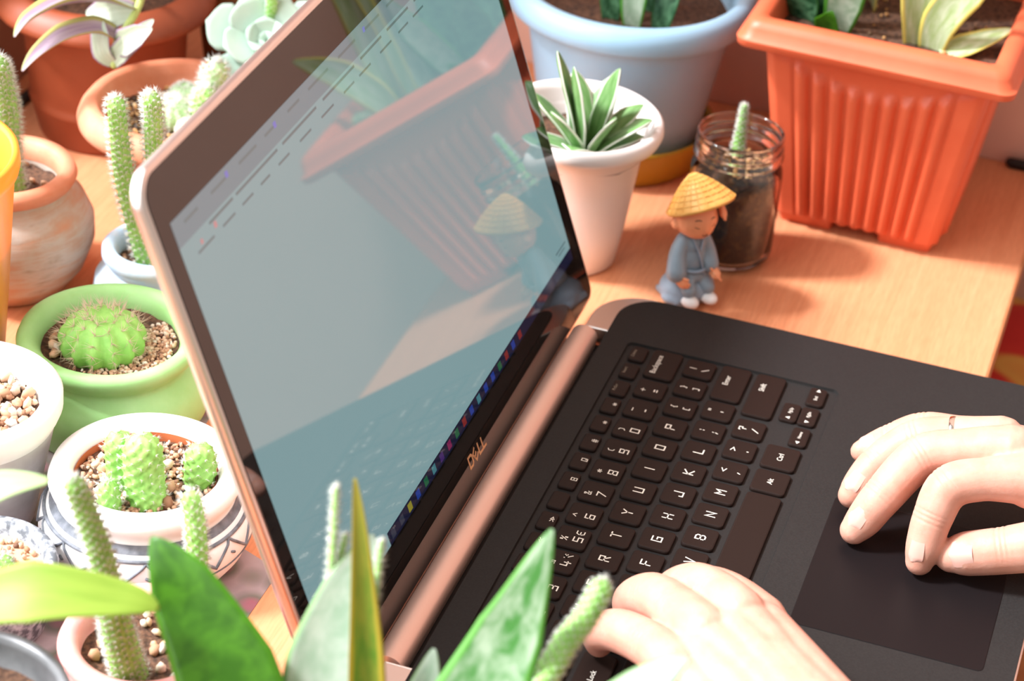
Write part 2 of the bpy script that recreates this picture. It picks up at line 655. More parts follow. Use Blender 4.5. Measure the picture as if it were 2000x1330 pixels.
table = thing('table', 'beech wood table that everything stands on, with straight grain', 'table', (0, 0, 0))
tt = MB()
tt.box(TAB_X0, TAB_X1 - 1, TAB_Y0 + 1.2, TAB_Y1 - 1, -18, 0)
tt.build('tabletop', M['wood'], table, False)
MB().box(TAB_X0, TAB_X1 - 1, TAB_Y0, TAB_Y0 + 1.2, -18, -0.2).build('edge_band', M['wood_edge'], table, False)
for x in (TAB_X0 + 30, TAB_X1 - 60):
    for y in (TAB_Y0 + 60, TAB_Y1 - 40):
        MB().box(x - 20, x + 20, y - 20, y + 20, FLOOR, -18).build('leg', M['wood_edge'], table, False)

# patterned cushion on a stool below the table edge
st = thing('stool', 'wooden stool under the table at the right picture edge', 'stool', (470, -95, FLOOR))
MB().box(-85, 85, -120, 120, 570, 595).build('seat', M['wood_edge'], st, False)
for x in (-65, 65):
    for y in (-100, 100):
        MB().box(x - 14, x + 14, y - 14, y + 14, 0, 570).build('leg', M['wood_edge'], st, False)
cu = MB()
cu.ell((0, 0, 0), (80, 115, 42), 32, 16)
co = cu.build('cushion', M['cushion'])
co.location = (0.470, -0.095, (FLOOR + 595 + 41.5) * MM)
tag(co, 'red and yellow patterned cushion below the table edge at the right', 'cushion')

# small dark clips where the table meets the walls
def clip(x, y, rz, label):
    b = MB()
    b.tube([(-9, 0, 3.2), (9, 0, 3.2)], 3.0, 12)
    b.box(-9, 9, -2.2, 2.2, 0.1, 2.2)
    o = b.build('table_clip', M['dark_metal'])
    o.location = (x * MM, y * MM, 0)
    o.rotation_euler = (0, 0, rz)
    tag(o, label, 'clip', 'dark clips along the table edge')
clip(554, -123, math.pi / 2, 'small black clip at the table end against the wall, right of the orange planter')
clip(372, 462, 0, 'small black clip on the table left of the big terracotta pot')

# ------------------------------------------------------------------ laptop
lap = thing('laptop', 'open black and silver laptop with a glossy screen and black keyboard', 'laptop', (0, 0, 0))


def rrect(x0, x1, y0, y1, r, seg=6):
    """rounded rectangle; r is one radius or (x1y1, x0y1, x0y0, x1y0)"""
    if not isinstance(r, tuple):
        r = (r, r, r, r)
    cs = [(x1 - r[0], y1 - r[0], 0, r[0]), (x0 + r[1], y1 - r[1], 90, r[1]), (x0 + r[2], y0 + r[2], 180, r[2]), (x1 - r[3], y0 + r[3], 270, r[3])]
    out = []
    for cx, cy, a0, rr in cs:
        for i in range(seg + 1):
            a = math.radians(a0 + 90 * i / seg)
            out.append((cx + rr * math.cos(a), cy + rr * math.sin(a)))
    return out


def zring(pts, z):
    return [(p[0], p[1], z) for p in pts]


LX0, LX1, LY0, LY1 = -87, 284, -190, 67
HX0, HX1 = -47, 244.5
DZ = 17.0
# aluminium chassis with the hinge notch at the back
def chassis_outline(ins):
    o = []
    x0, x1, y0, y1 = LX0 + ins, LX1 - ins, LY0 + ins, LY1 - ins
    r = 27 - ins
    for i in range(9):
        a = math.radians(90 * i / 8)
        o.append((x1 - r + r * math.cos(a), y1 - r + r * math.sin(a)))
    o += [(HX1 + ins, y1), (HX1 + ins, 51), (HX0 - ins, 51), (HX0 - ins, y1)]
    for i in range(9):
        a = math.radians(90 + 90 * i / 8)
        o.append((x0 + r + r * math.cos(a), y1 - r + r * math.sin(a)))
    r2 = 10 - ins
    for a0, cx in ((180, x0 + r2), (270, x1 - r2)):
        for i in range(6):
            a = math.radians(a0 + 90 * i / 5)
            o.append((cx + r2 * math.cos(a), y0 + r2 + r2 * math.sin(a)))
    return o
ch = MB()
ch.rings([zring(chassis_outline(5), 3.0), zring(chassis_outline(0.6), 7.5), zring(chassis_outline(0), 11), zring(chassis_outline(0), 16.0), zring(chassis_outline(0.4), 16.5), zring(chassis_outline(0.8), 16.5), zring(chassis_outline(1.6), 15.4)])
for sx in (1, -1):   # raised metal at the two back corners
    co_ = [p for p in chassis_outline(0.9)[:9]] + [(HX1 + 0.9, LY1 - 0.9), (HX1 + 0.9, 30), (LX1 - 0.9, 30)]
    if sx < 0:
        co_ = [(LX0 + LX1 - p[0], p[1]) for p in co_][::-1]
    ch.rings([zring(co_, 15.0), zring(co_, 16.5)])
ch.build('chassis', M['silver'], lap, False)
for x in (-60, 255):
    for y in (-110, 40):
        MB().lathe([(0, 0), (7, 0), (7, 3.5), (0, 3.5)], 20, (x, y)).build('rubber_foot', M['dark_metal'], lap, False)

# deck plate with the sunk keyboard well
dk = MB()
outer = rrect(LX0 + 0.9, LX1 - 0.9, LY0 + 0.9, 54.2, (22, 22, 9, 9), 8)
inner = rrect(-49, 238.6, -71.5, 41, 3.5, 8)
inner2 = rrect(-48.6, 238.2, -71.1, 40.6, 3.2, 8)
dk.rings([zring(outer, 16.4), zring(outer, 17.0), zring(inner, 17.0), zring(inner2, 15.6)], cap0=False, cap1=True)
dk.build('deck', M['deck'], lap, False)

tp = MB()
tr0 = rrect(46.5, 148.5, -175.5, -88.6, 3, 5)
tr1 = rrect(46.9, 148.1, -175.1, -89.0, 2.8, 5)
tp.rings([zring(tr0, 16.95), zring(tr0, 17.12), zring(tr1, 17.25)])
tp.build('touchpad', M['pad'], lap, False)

# ---- legends: a squarish stroke alphabet
GL = {'A': ['00 26 40', '12 32'], 'B': ['00 06 36 45 44 33 03', '33 42 41 30 00'], 'C': ['46 06 00 40'], 'D': ['00 06 36 45 41 30 00'], 'E': ['46 06 00 40', '03 33'],
      'F': ['46 06 00', '03 33'], 'G': ['46 06 00 40 43 23'], 'H': ['00 06', '40 46', '03 43'], 'I': ['20 26'], 'J': ['02 00 40 46'], 'K': ['00 06', '46 03 40'],
      'L': ['06 00 40'], 'M': ['00 06 23 46 40'], 'N': ['00 06 40 46'], 'O': ['00 06 46 40 00'], 'P': ['00 06 46 43 03'], 'Q': ['00 06 46 40 00', '22 40'],
      'R': ['00 06 46 43 03', '23 40'], 'S': ['46 06 03 43 40 00'], 'T': ['06 46', '20 26'], 'U': ['06 00 40 46'], 'V': ['06 20 46'], 'W': ['06 10 24 30 46'],
      'X': ['00 46', '06 40'], 'Y': ['06 23 46', '23 20'], 'Z': ['06 46 00 40'], '0': ['00 06 46 40 00'], '1': ['15 26 20'], '2': ['06 46 43 03 00 40'],
      '3': ['06 46 40 00', '13 43'], '4': ['06 02 42', '34 30'], '5': ['46 06 03 43 40 00'], '6': ['46 06 00 40 43 03'], '7': ['06 46 10'], '8': ['00 06 46 40 00', '03 43'],
      '9': ['43 03 06 46 40 00'], '-': ['13 33'], '_': ['03 43'], '=': ['12 32', '14 34'], '+': ['03 43', '21 25'], '[': ['36 16 10 30'], ']': ['16 36 30 10'],
      '{': ['36 26 24 13 22 20 30'], '}': ['16 26 24 33 22 20 10'], '\\': ['06 40'], '|': ['20 26'], ';': ['24 25', '22 10'], ':': ['24 25', '21 22'], "'": ['26 24'],
      '"': ['16 14', '36 34'], ',': ['22 10'], '.': ['21 22'], '/': ['00 46'], '<': ['45 03 41'], '>': ['05 43 01'], '?': ['05 06 46 43 23 22', '20 21'],
      '!': ['26 22', '20 21'], '@': ['32 12 14 34 32 42 46 06 00 40'], '#': ['10 16', '30 36', '02 42', '04 44'], '$': ['46 06 03 43 40 00', '27 20'],
      '%': ['00 46', '04 06 16 14 04', '30 32 42 40 30'], '^': ['03 26 43'], '&': ['40 05 06 26 25 02 00 20 43'], '*': ['21 25', '02 44', '04 42'], '(': ['36 15 11 30'],
      ')': ['16 35 31 10'], '~': ['03 14 32 43'], '`': ['16 34'], 'e': ['46 16 04 02 10 40', '03 33'], 'r': ['06 46', '04 44', '16 36 34 04', '14 40']}


def glyph(mb, ch, cx, cy, h, z, w=None, th=None, slant=0.0):
    w = w or h * 0.72
    th = th or h * 0.15
    for s in GL.get(ch, []):
        pts = [(int(a[0]), int(a[1])) for a in s.split()]
        pts = [Vector((cx + (p[0] / 4 - 0.5) * w + slant * (p[1] / 6 - 0.5) * h, cy + (p[1] / 6 - 0.5) * h)) for p in pts]
        closed = pts[0] == pts[-1]
        n = len(pts)
        L, Rt = [], []
        for i, p in enumerate(pts):
            if closed:
                a = pts[i - 1] if i > 0 else pts[-2]
                b = pts[i + 1] if i < n - 1 else pts[1]
            else:
                a = pts[max(i - 1, 0)]
                b = pts[min(i + 1, n - 1)]
            d1 = (p - a).normalized() if (p - a).length > 1e-6 else (b - p).normalized()
            d2 = (b - p).normalized() if (b - p).length > 1e-6 else d1
            n1 = Vector((-d1.y, d1.x))
            n2 = Vector((-d2.y, d2.x))
            mth = (n1 + n2)
            mth = mth.normalized() if mth.length > 1e-6 else n1
            k = 1 / max(0.45, mth.dot(n1))
            e = Vector((0, 0))
            if not closed and i == 0:
                e = -d2 * th * 0.5
            if not closed and i == n - 1:
                e = d1 * th * 0.5
            L.append(p + e + mth * th * 0.5 * k)
            Rt.append(p + e - mth * th * 0.5 * k)
        vs = [(p.x, p.y, z) for p in L] + [(p.x, p.y, z) for p in Rt]
        fs = [(i, i + n, i + 1 + n, i + 1) for i in range(n - 1)]
        mb.add(vs, fs)


def font_mesh(txt, size, cx, cy, z, align='CENTER', rot=0.0):
    c = bpy.data.curves.new('t', 'FONT')
    c.body = txt
    c.size = size * MM
    c.align_x = align
    c.align_y = 'CENTER'
    c.resolution_u = 2
    o = bpy.data.objects.new('t', c)
    COL.objects.link(o)
    dg = bpy.context.evaluated_depsgraph_get()
    me = bpy.data.meshes.new_from_object(o.evaluated_get(dg))
    bpy.data.objects.remove(o)
    bpy.data.curves.remove(c)
    me.transform(Matrix.Translation((cx * MM, cy * MM, z * MM)) @ Matrix.Rotation(rot, 4, 'Z'))
    return me


KEYM = {}
def key_mesh(w, h):
    k = (round(w, 1), round(h, 1))
    if k not in KEYM:
        b = MB()
        a = rrect(-w / 2, w / 2, -h / 2, h / 2, min(2.2, h * 0.22), 4)
        t = rrect(-w / 2 + 0.25, w / 2 - 0.25, -h / 2 + 0.25, h / 2 - 0.25, min(2.0, h * 0.2), 4)
        t2 = rrect(-w / 2 + 0.8, w / 2 - 0.8, -h / 2 + 0.8, h / 2 - 0.8, min(1.7, h * 0.18), 4)
        b.rings([zring(a, 0), zring(a, 1.0), zring(t, 1.55), zring(t2, 1.75)], cap0=False)
        KEYM[k] = b.mesh('key', False)
        KEYM[k].materials.append(M['key'])
    return KEYM[k]


KZ = 15.65
TOPZ = 1.79
def key(x, y, w, h, legends=(), words=(), dim=False):
    o = link('key', key_mesh(w, h), None, lap)
    o.location = (x * MM, y * MM, KZ * MM)
    if legends:
        b = MB()
        for (c, lx, ly, hh) in legends:
            glyph(b, c, lx, ly, hh * 1.16, TOPZ)
        b.build('legend', M['legend_dim'] if dim else M['legend'], o, False, recalc=False)
    for (t, lx, ly, s) in words:
        link('legend', font_mesh(t, s * 1.18, lx, ly, TOPZ), M['legend_dim'] if dim else M['legend'], o)


RY = [18.3, 0, -18.3, -36.6]
KW, KH = 16.0, 15.4
for i, (s, n) in enumerate(zip('~!@#$%^&*()_+', '`1234567890-=')):
    x = -28.5 + 19 * i
    lg = [(s, -2.0, 3.4, 2.6), (n, -1.0, -3.0, 3.6)]
    if n == '5':
        lg.append(('e', 4.2, -2.8, 3.0))
    if n == '4':
        lg.append(('r', 4.2, -2.8, 3.0))
    key(x, RY[0], KW, KH, lg)
key(223.7, RY[0], 26.5, KH, (), [('Backspace', -1.0, 3.2, 3.6)])
key(-29.5, RY[1], 35, KH, (), [('Tab', 0, 0, 3.4)])
for i, c in enumerate('QWERTYUIOP'):
    key(19 * i, RY[1], KW, KH, [(c, 0, 0, 3.9)])
for i, (s, n) in enumerate(('{[', '}]', '|\\')):
    key(190 + 19 * i - (0.4 if i == 2 else 0), RY[1], KW, KH, [(s, -0.5, 3.2, 2.7), (n, -0.5, -3.2, 2.7)])
key(-27, RY[2], 40, KH, (), [('Caps Lock', 0, 0, 3.0)])
for i, c in enumerate('ASDFGHJKL'):
    key(4.75 + 19 * i, RY[2], KW, KH, [(c, 0, 0, 3.9)])
for i, (s, n) in enumerate((':;', '"\'')):
    key(175.75 + 19 * i, RY[2], KW, KH, [(s, -0.5, 3.2, 2.7), (n, -0.5, -3.2, 2.7)])
key(221.2, RY[2], 31.8, KH, (), [('Enter', 2.0, 2.6, 3.4)])
key(-22, RY[3], 50, KH, (), [('Shift', -8, 0, 3.4)])
for i, c in enumerate('ZXCVBNM'):
    key(14.25 + 19 * i, RY[3], KW, KH, [(c, 0, 0, 3.9)])
for i, (s, n) in enumerate(('<,', '>.', '?/')):
    key(147.25 + 19 * i, RY[3], KW, KH, [(s, -0.5, 3.2, 2.9), (n, -0.5, -3.2, 2.9)])
key(217.4, RY[3], 39.2, KH, (), [('Shift', 7.0, 2.4, 3.4)])
BY, BH = -56.7, 17.2
for x, w, t in ((-37, 20, 'Ctrl'), (-15, 19, 'Fn'), (6, 19, ''), (27, 19, 'Alt')):
    key(x, BY, w, BH, (), [(t, 0, 0, 3.2)] if t else ())
key(87.2, BY, 96.0, BH)
key(146.5, BY, 18.4, BH, (), [('Alt', 0, 0, 3.3)])
key(168.0, BY, 19.6, BH, (), [('Ctrl', 0, 0, 3.3)])


def arrow_key(x, y, word, d):
    o = link('key', key_mesh(16.2, 9.0), None, lap)
    o.location = (x * MM, y * MM, KZ * MM)
    b = MB()
    s = -5.2 if d != 'r' else 5.4
    ang = dict(l=math.pi, r=0, u=math.pi / 2, d=-math.pi / 2)[d]
    b.add([(s + 1.4 * math.cos(ang + a), 1.4 * math.sin(ang + a), TOPZ) for a in (0, 2.2, -2.2)], [(0, 1, 2)])
    b.build('legend', M['legend'], o, False, recalc=False)
    link('legend', font_mesh(word, 2.4, 1.4 if d != 'r' else -1.6, 0, TOPZ), M['legend'], o)
arrow_key(189.2, -61.4, 'Home', 'l')
arrow_key(208.7, -52.2, 'PgUp', 'u')
arrow_key(208.7, -61.6, 'PgDn', 'd')
arrow_key(227.6, -61.6, 'End', 'r')

FW, FH, FY = 13.6, 8.6, 33.0
key(-36.5, FY, 22, FH, (), [('Esc', 0, 0, 2.2)], True)
sym = {1: '-', 2: '+', 3: '=', 4: '<', 5: '<', 6: '>', 7: '', 8: '8', 9: 'Q', 10: '#', 11: '*', 12: '*'}
for i in range(12):
    lg = []
    x = -11.7 + 17.2 * i
    c = sym[i + 1]
    o_l = [(c, 1.2, -2.0, 2.4)] if c else []
    if i + 1 in (5, 6):
        o_l = [(c, 0.6, -2.0, 2.2), (c, 2.2, -2.0, 2.2)]
    key(x, FY, FW, FH, o_l, [], False)
    ko = lap.children[-1]
    link('legend', font_mesh('F%d' % (i + 1), 1.8, -3.6, 2.3, TOPZ), M['legend_dim'], ko)
for x, t in ((194.2, 'PrtScr'), (211.6, 'Insert'), (228.6, 'Delete')):
    key(x, FY, FW, FH, (), [(t, -0.4, 2.2, 2.0)], True)

# ---- lid
ES = Vector((0, 0.3445, 0.9388))
EN = Vector((0, -0.9388, 0.3445))
LO = Vector((0, 75.5, 17.0))


def lidp(x, s, d=0.0):
    return LO + Vector((x, 0, 0)) + ES * s + EN * d


def lid_prism(outlines):
    b = MB()
    b.rings([[lidp(p[0], p[1], d) for p in o] for o, d in outlines])
    return b


LB, LT = -6, 246.5
lo0 = rrect(LX0 + 4, LX1 - 4, LB + 3, LT - 4, (10, 10, 6, 6), 8)
lo1 = rrect(LX0 + 0.3, LX1 - 0.3, LB + 0.3, LT - 0.3, (13, 13, 8, 8), 8)
lo2 = rrect(LX0, LX1, LB, LT, (13, 13, 8, 8), 8)
lo3 = rrect(LX0 + 0.9, LX1 - 0.9, LB + 0.9, LT - 0.9, (12, 12, 7, 7), 8)
lid_prism([(lo0, -8.5), (lo1, -5.5), (lo2, -4.0), (lo2, -0.9), (lo3, 0.0)]).build('lid', M['silver'], lap, True, 50)
g0 = rrect(LX0 + 2.2, LX1 - 2.2, LB + 2.0, LT - 2.2, (11, 11, 6, 6), 8)
g1 = rrect(LX0 + 2.5, LX1 - 2.5, LB + 2.3, LT - 2.5, (10.7, 10.7, 5.7, 5.7), 8)
lid_prism([(g0, -0.1), (g0, 0.25), (g1, 0.45)]).build('bezel', M['bezel'], lap, False)
DX0, DX1, DS0, DS1 = -75.4, 269.6, 23.8, 222.8


def lid_quad(x0, x1, s0, s1, d):
    b = MB()
    b.add([lidp(x0, s0, d), lidp(x1, s0, d), lidp(x1, s1, d), lidp(x0, s1, d)], [(0, 1, 2, 3)])
    return b


disp = lid_quad(DX0, DX1, DS0, DS1, 0.50).build('display', M['display'], lap, False)
disp['label'] = 'lit white page on the laptop screen'
lid_quad(DX0, DX1, 211.5, DS1, 0.53).build('tab_bar', M['disp_bar'], disp, False)
lid_quad(0.2, DX1, DS0, 30.2, 0.53).build('taskbar', M['disp_task'], disp, False)


def screen_marks(name, m, rects):
    for r in rects:
        lid_quad(r[0], r[1], r[2], r[3], 0.56).build(name, m, disp, False)


rnd = random.Random(3)
tx = []
x = -66
while x < 250:
    w = rnd.uniform(9, 22)
    tx.append((x, x + w, 218.0, 219.2))
    x += w + rnd.uniform(8, 16)
x = -50
while x < 230:
    w = rnd.uniform(12, 46)
    tx.append((x, x + w, 209.0, 210.2))
    x += w + rnd.uniform(3, 8)
x = -64
while x < 240:
    w = rnd.uniform(6, 15)
    tx.append((x, x + w, 203.4, 204.4))
    x += w + rnd.uniform(5, 12)
tx += [(250, 266, 35.5, 36.4), (253, 263, 33.5, 34.2)]
screen_marks('text_line', M['disp_text'], tx)
screen_marks('icon', M['ic_violet'], [(-27.5, -25, 218.2, 220.8), (20, 22.6, 217.6, 220.2), (120, 122.5, 217.8, 220.2), (190, 192.5, 217.8, 220.2)])
screen_marks('icon', M['ic_rose'], [(-47.2, -44.8, 206.0, 208.6), (-60, -58, 205.5, 207.6)])
for i, c in enumerate(['grey', 'grey', 'yellow', 'blue', 'green', 'cyan', 'purple', 'pink', 'green', 'red', 'blue', 'cyan', 'blue', 'blue', 'green', 'red', 'blue', 'red']):
    xx = 3.5 + i * 10.4
    screen_marks('icon', M['ic_' + c], [(xx, xx + 4.4, 25.0, 29.0)])
# brand lettering in the lower bezel
lg = MB()
tmp = MB()
for c, cx, ww, sl in (('D', 93.6, 4.6, 0.0), ('L', 106.4, 3.6, 0.0), ('L', 111.4, 3.6, 0.0)):
    glyph(tmp, c, cx, 8.4, 5.4, 0, ww, 1.35)
eg = MB()
glyph(eg, 'E', 0, 0, 5.0, 0, 3.6, 1.25)
ca, sa = math.cos(math.radians(35)), math.sin(math.radians(35))
tmp.add([(100.0 + v[0] * ca - v[1] * sa, 8.4 + v[0] * sa + v[1] * ca, 0) for v in eg.v], eg.f)
lg.add([lidp(v[0], v[1], 0.55) for v in tmp.v], tmp.f)
lgo = lg.build('brand_logo', M['gold'], lap, False)
# hinge barrel (brushed strip between screen and keyboard)
hb = MB()
prof = []
for i in range(19):
    a = math.radians(-20 + 220 * i / 18)
    prof.append((66.2 + 7.2 * math.cos(a), 11.2 + 6.6 * math.sin(a)))
prof += [(60, 5), (72, 5)]
hb.rings([[(x, p[0], p[1]) for p in prof] for x in (HX0 + 1.5, HX1 - 1.5)])
hb.build('hinge', M['hinge'], lap, True, 40)
MB().box(HX0, HX1, 50.9, 80, 3.5, 6).build('hinge_cover', M['dark_metal'], lap, False)

# ------------------------------------------------------------------ plants: builders
def pot_profile(prof, wall, floor_z):
    """outer profile (r, z) bottom to top, then over the rim and down the inside"""
    inside = [(max(r - wall, 1.0), z) for r, z in prof[::-1] if z > floor_z + 1]
    rt, zt = prof[-1]
    return [(0, 0)] + prof + [(rt - wall * 0.25, zt + wall * 0.28), (rt - wall * 0.75, zt + wall * 0.28)] + inside + [(0, floor_z)]


def soil_disc(parent, r, z, m='soil', bump=1.6, seed=0, name='soil'):
    b = MB()
    n, k = 40, 14
    vs, fs = [(0, 0, z + bump)], []
    for j in range(1, k + 1):
        for i in range(n):
            a = 2 * math.pi * i / n
            rr = r * j / k
            x, y = rr * math.cos(a), rr * math.sin(a)
            h = noise.noise(Vector((x * 0.12 + seed, y * 0.12, seed * 1.7))) * bump + noise.noise(Vector((x * 0.4, y * 0.4 + seed, 3))) * bump * 0.5
            vs.append((x, y, z + h))
    for i in range(n):
        fs.append((0, 1 + i, 1 + (i + 1) % n))
    for j in range(k - 1):
        for i in range(n):
            a, c = 1 + j * n + i, 1 + j * n + (i + 1) % n
            fs.append((a, a + n, c + n, c))
    b.add(vs, fs)
    return b.build(name, M[m], parent)


OCT = [(1, 0, 0), (-1, 0, 0), (0, 1, 0), (0, -1, 0), (0, 0, 1), (0, 0, -1)]
OCTF = [(0, 2, 4), (2, 1, 4), (1, 3, 4), (3, 0, 4), (2, 0, 5), (1, 2, 5), (3, 1, 5), (0, 3, 5)]


def gravel(parent, r, z, count, size, m='pebble', seed=1, where=None, name='gravel'):
    rn = random.Random(seed)
    b = MB()
    k = 0
    while k < count:
        a = rn.uniform(0, 2 * math.pi)
        rr = r * math.sqrt(rn.random())
        x, y = rr * math.cos(a), rr * math.sin(a)
        if where and not where(x, y):
            if rn.random() < 0.97:
                continue
        k += 1
        s = rn.uniform(0.6, 1.25) * size
        sc = Vector((s * rn.uniform(.8, 1.2), s * rn.uniform(.8, 1.2), s * rn.uniform(.6, .9)))
        q = Quaternion((rn.uniform(-1, 1), rn.uniform(-1, 1), rn.uniform(-1, 1), rn.uniform(-1, 1)))
        q.normalize()
        base = bmesh_ico()
        b.add([Vector((x, y, z + s * 0.35)) + q @ Vector((p[0] * sc.x, p[1] * sc.y, p[2] * sc.z)) for p in base[0]], base[1])
    o = b.build(name, M[m], parent, recalc=False)
    return stuff(o)


PEB = {}
def pebbles(parent, r, z, count, size, m='pebble_single', seed=1, where=None):
    """larger stones lying on top, each one an object"""
    rn = random.Random(seed)
    if m not in PEB:
        bb = MB()
        base = bmesh_ico()
        bb.add(base[0], base[1])
        PEB[m] = bb.mesh('pebble')
        PEB[m].materials.append(M[m])
    done = []
    while len(done) < count:
        a, rr = rn.uniform(0, 2 * math.pi), r * math.sqrt(rn.random())
        x, y = rr * math.cos(a), rr * math.sin(a)
        if where and not where(x, y):
            continue
        s_ = size * rn.uniform(0.75, 1.3)
        o = link('pebble', PEB[m], None, parent)
        o.location = (x * MM, y * MM, (z + s_ * 0.4 + rn.uniform(0, 0.6)) * MM)
        o.rotation_euler = (rn.uniform(0, 6), rn.uniform(0, 6), rn.uniform(0, 6))
        o.scale = (s_ * rn.uniform(0.8, 1.3), s_, s_ * rn.uniform(0.65, 0.9))
        done.append(o)


_ICO = None
def bmesh_ico():
    global _ICO
    if _ICO is None:
        bm = bmesh.new()
        bmesh.ops.create_icosphere(bm, subdivisions=1, radius=1.0)
        rn = random.Random(5)
        _ICO = ([tuple(v.co * rn.uniform(0.8, 1.1)) for v in bm.verts], [tuple(v.index for v in f.verts) for f in bm.faces])
        bm.free()
    return _ICO


def rat_tail(parent, pts, rad, name='cactus_stem', m='cactus', N=7, pitch=4.4, spine=3.0, sm='spine', amp=0.12, per=11, seed=0, tip_fuzz=True, sp_w=0.15):
    """long column cactus: knobbly tube with spine tufts"""
    rn = random.Random(seed)
    P, Rr = smooth_path(pts, rad, 1.05)
    F = frames(P)
    n = 4 * N
    rings, L = [], 0.0
    Ls = []
    for i, p in enumerate(P):
        if i:
            L += (P[i] - P[i - 1]).length
        Ls.append(L)
    tot = L
    spn = MB()
    for i, p in enumerate(P):
        a_, b_ = F[i]
        end = clamp((tot - Ls[i]) / (Rr[-1] * 1.3))
        rr = Rr[i] * math.sqrt(max(0.0, 1 - (1 - end) ** 2)) if end < 1 else Rr[i]
        rr = max(rr, 0.15)
        row = []
        for j in range(n):
            t = 2 * math.pi * j / n
            d = 1 + amp * math.cos(N * t) * math.cos(2 * math.pi * Ls[i] / pitch)
            row.append(p + (a_ * math.cos(t) + b_ * math.sin(t)) * rr * d)
        rings.append(row)
    body = MB().rings(rings).build(name, M[m], parent)
    half = 0
    l = 0.0
    idx = 0
    while l < tot:
        while idx < len(Ls) - 1 and Ls[idx] < l:
            idx += 1
        a_, b_ = F[idx]
        tdir = (P[min(idx + 1, len(P) - 1)] - P[max(idx - 1, 0)]).normalized()
        end = clamp((tot - l) / (Rr[-1] * 1.3))
        rr = Rr[idx] * math.sqrt(max(0.0, 1 - (1 - end) ** 2)) if end < 1 else Rr[idx]
        for k in range(N):
            t = 2 * math.pi * (k + 0.5 * half) / N
            nd = a_ * math.cos(t) + b_ * math.sin(t)
            c = P[idx] + nd * rr * (1 + amp * 0.9)
            for q in range(per):
                dv = nd * rn.uniform(0.5, 1.1) + tdir * rn.uniform(-0.7, 1.0) + nd.cross(tdir) * rn.uniform(-0.9, 0.9)
                spn.needle(c - nd * 0.2, dv, spine * rn.uniform(0.7, 1.5), sp_w)
        half = 1 - half
        l += pitch / 2
    if tip_fuzz:
        tdir = (P[-1] - P[-2]).normalized()
        for q in range(70):
            dv = tdir * rn.uniform(0.2, 1.2) + Vector((rn.uniform(-1, 1), rn.uniform(-1, 1), rn.uniform(-1, 1)))
            spn.needle(P[-1] - tdir * rn.uniform(0, 2.5), dv, spine * rn.uniform(0.7, 1.2) + Rr[-1] * 0.35, sp_w)
    so = spn.build('spines', M[sm], body, recalc=False)
    stuff(so)
    return body


def ball_cactus(parent, c, r, h, ribs, name='cactus_ball', m='cactus', spine=7, sm='spine_tan', per=8, rows=6, seed=1, depth=0.16):
    rn = random.Random(seed)
    n, k = ribs * 6, 26
    rings = []
    for i in range(k + 1):
        ph = math.pi * (0.04 + 0.86 * i / k)
        row = []
        for j in range(n):
            t = 2 * math.pi * j / n
            g = 1 - depth * (0.5 - 0.5 * math.cos(ribs * t)) * math.sin(ph)
            row.append((c[0] + r * g * math.sin(ph) * math.cos(t), c[1] + r * g * math.sin(ph) * math.sin(t), c[2] + h * math.cos(ph) - 0.18 * h * math.exp(-(ph / 0.35) ** 2)))
        rings.append(row)
    body = MB().rings(rings).build(name, M[m], parent)
    s = MB()
    for j in range(ribs):
        t = 2 * math.pi * j / ribs
        for i in range(rows):
            ph = math.pi * (0.10 + 0.62 * (i + 0.5 * (j % 2) * 0.6) / rows)
            nd = Vector((math.sin(ph) * math.cos(t), math.sin(ph) * math.sin(t), math.cos(ph)))
            p = Vector((c[0] + r * nd.x, c[1] + r * nd.y, c[2] + h * nd.z))
            for q in range(per):
                dv = nd + Vector((rn.uniform(-1, 1), rn.uniform(-1, 1), rn.uniform(-1, 1))) * 0.95
                s.needle(p - nd * 0.4, dv, spine * rn.uniform(0.6, 1.15), 0.19)
    stuff(s.build('spines', M[sm], body, recalc=False))
    return body


def leaf(parent, pts, widths, face, m, chan=0.18, thick=1.6, name='leaf', nseg=10, step=3.0, wave=0.0):
    """lens-shaped blade along pts; face = direction its upper side looks"""
    P, W = smooth_path(pts, widths, step)
    face = Vector(face).normalized()
    top, bot, uvs = [], [], []
    n = len(P)
    for i in range(n):
        t = (P[min(i + 1, n - 1)] - P[max(i - 1, 0)]).normalized()
        s = t.cross(face)
        s = s.normalized() if s.length > 1e-6 else t.orthogonal()
        nn = s.cross(t).normalized()
        w = W[i]
        rt, rb = [], []
        for j in range(nseg + 1):
            u = j / nseg * 2 - 1
            off = s * (u * w) + nn * (chan * w * u * u + wave * w * math.sin(i * 0.5) * u)
            th = thick * (1 - u * u) * min(1.0, w / 4.0) * 0.5 + 0.08
            rt.append(P[i] + off + nn * th)
            rb.append(P[i] + off - nn * th)
        ring = rt + rb[::-1]
        top.append(ring)
        v = i / (n - 1)
        uvs += [(j / nseg, v) for j in range(nseg + 1)] + [(1 - j / nseg, v) for j in range(nseg + 1)]
    b = MB()
    k = len(top[0])
    vs = [p for r in top for p in r]
    fs = []
    for i in range(n - 1):
        for j in range(k):
            q = (j + 1) % k
            fs.append((i * k + j, i * k + q, (i + 1) * k + q, (i + 1) * k + j))
    fs.append(tuple(range(k - 1, -1, -1)))
    fs.append(tuple(range((n - 1) * k, n * k)))
    b.add(vs, fs, uvs)
    return b.build(name, m, parent)


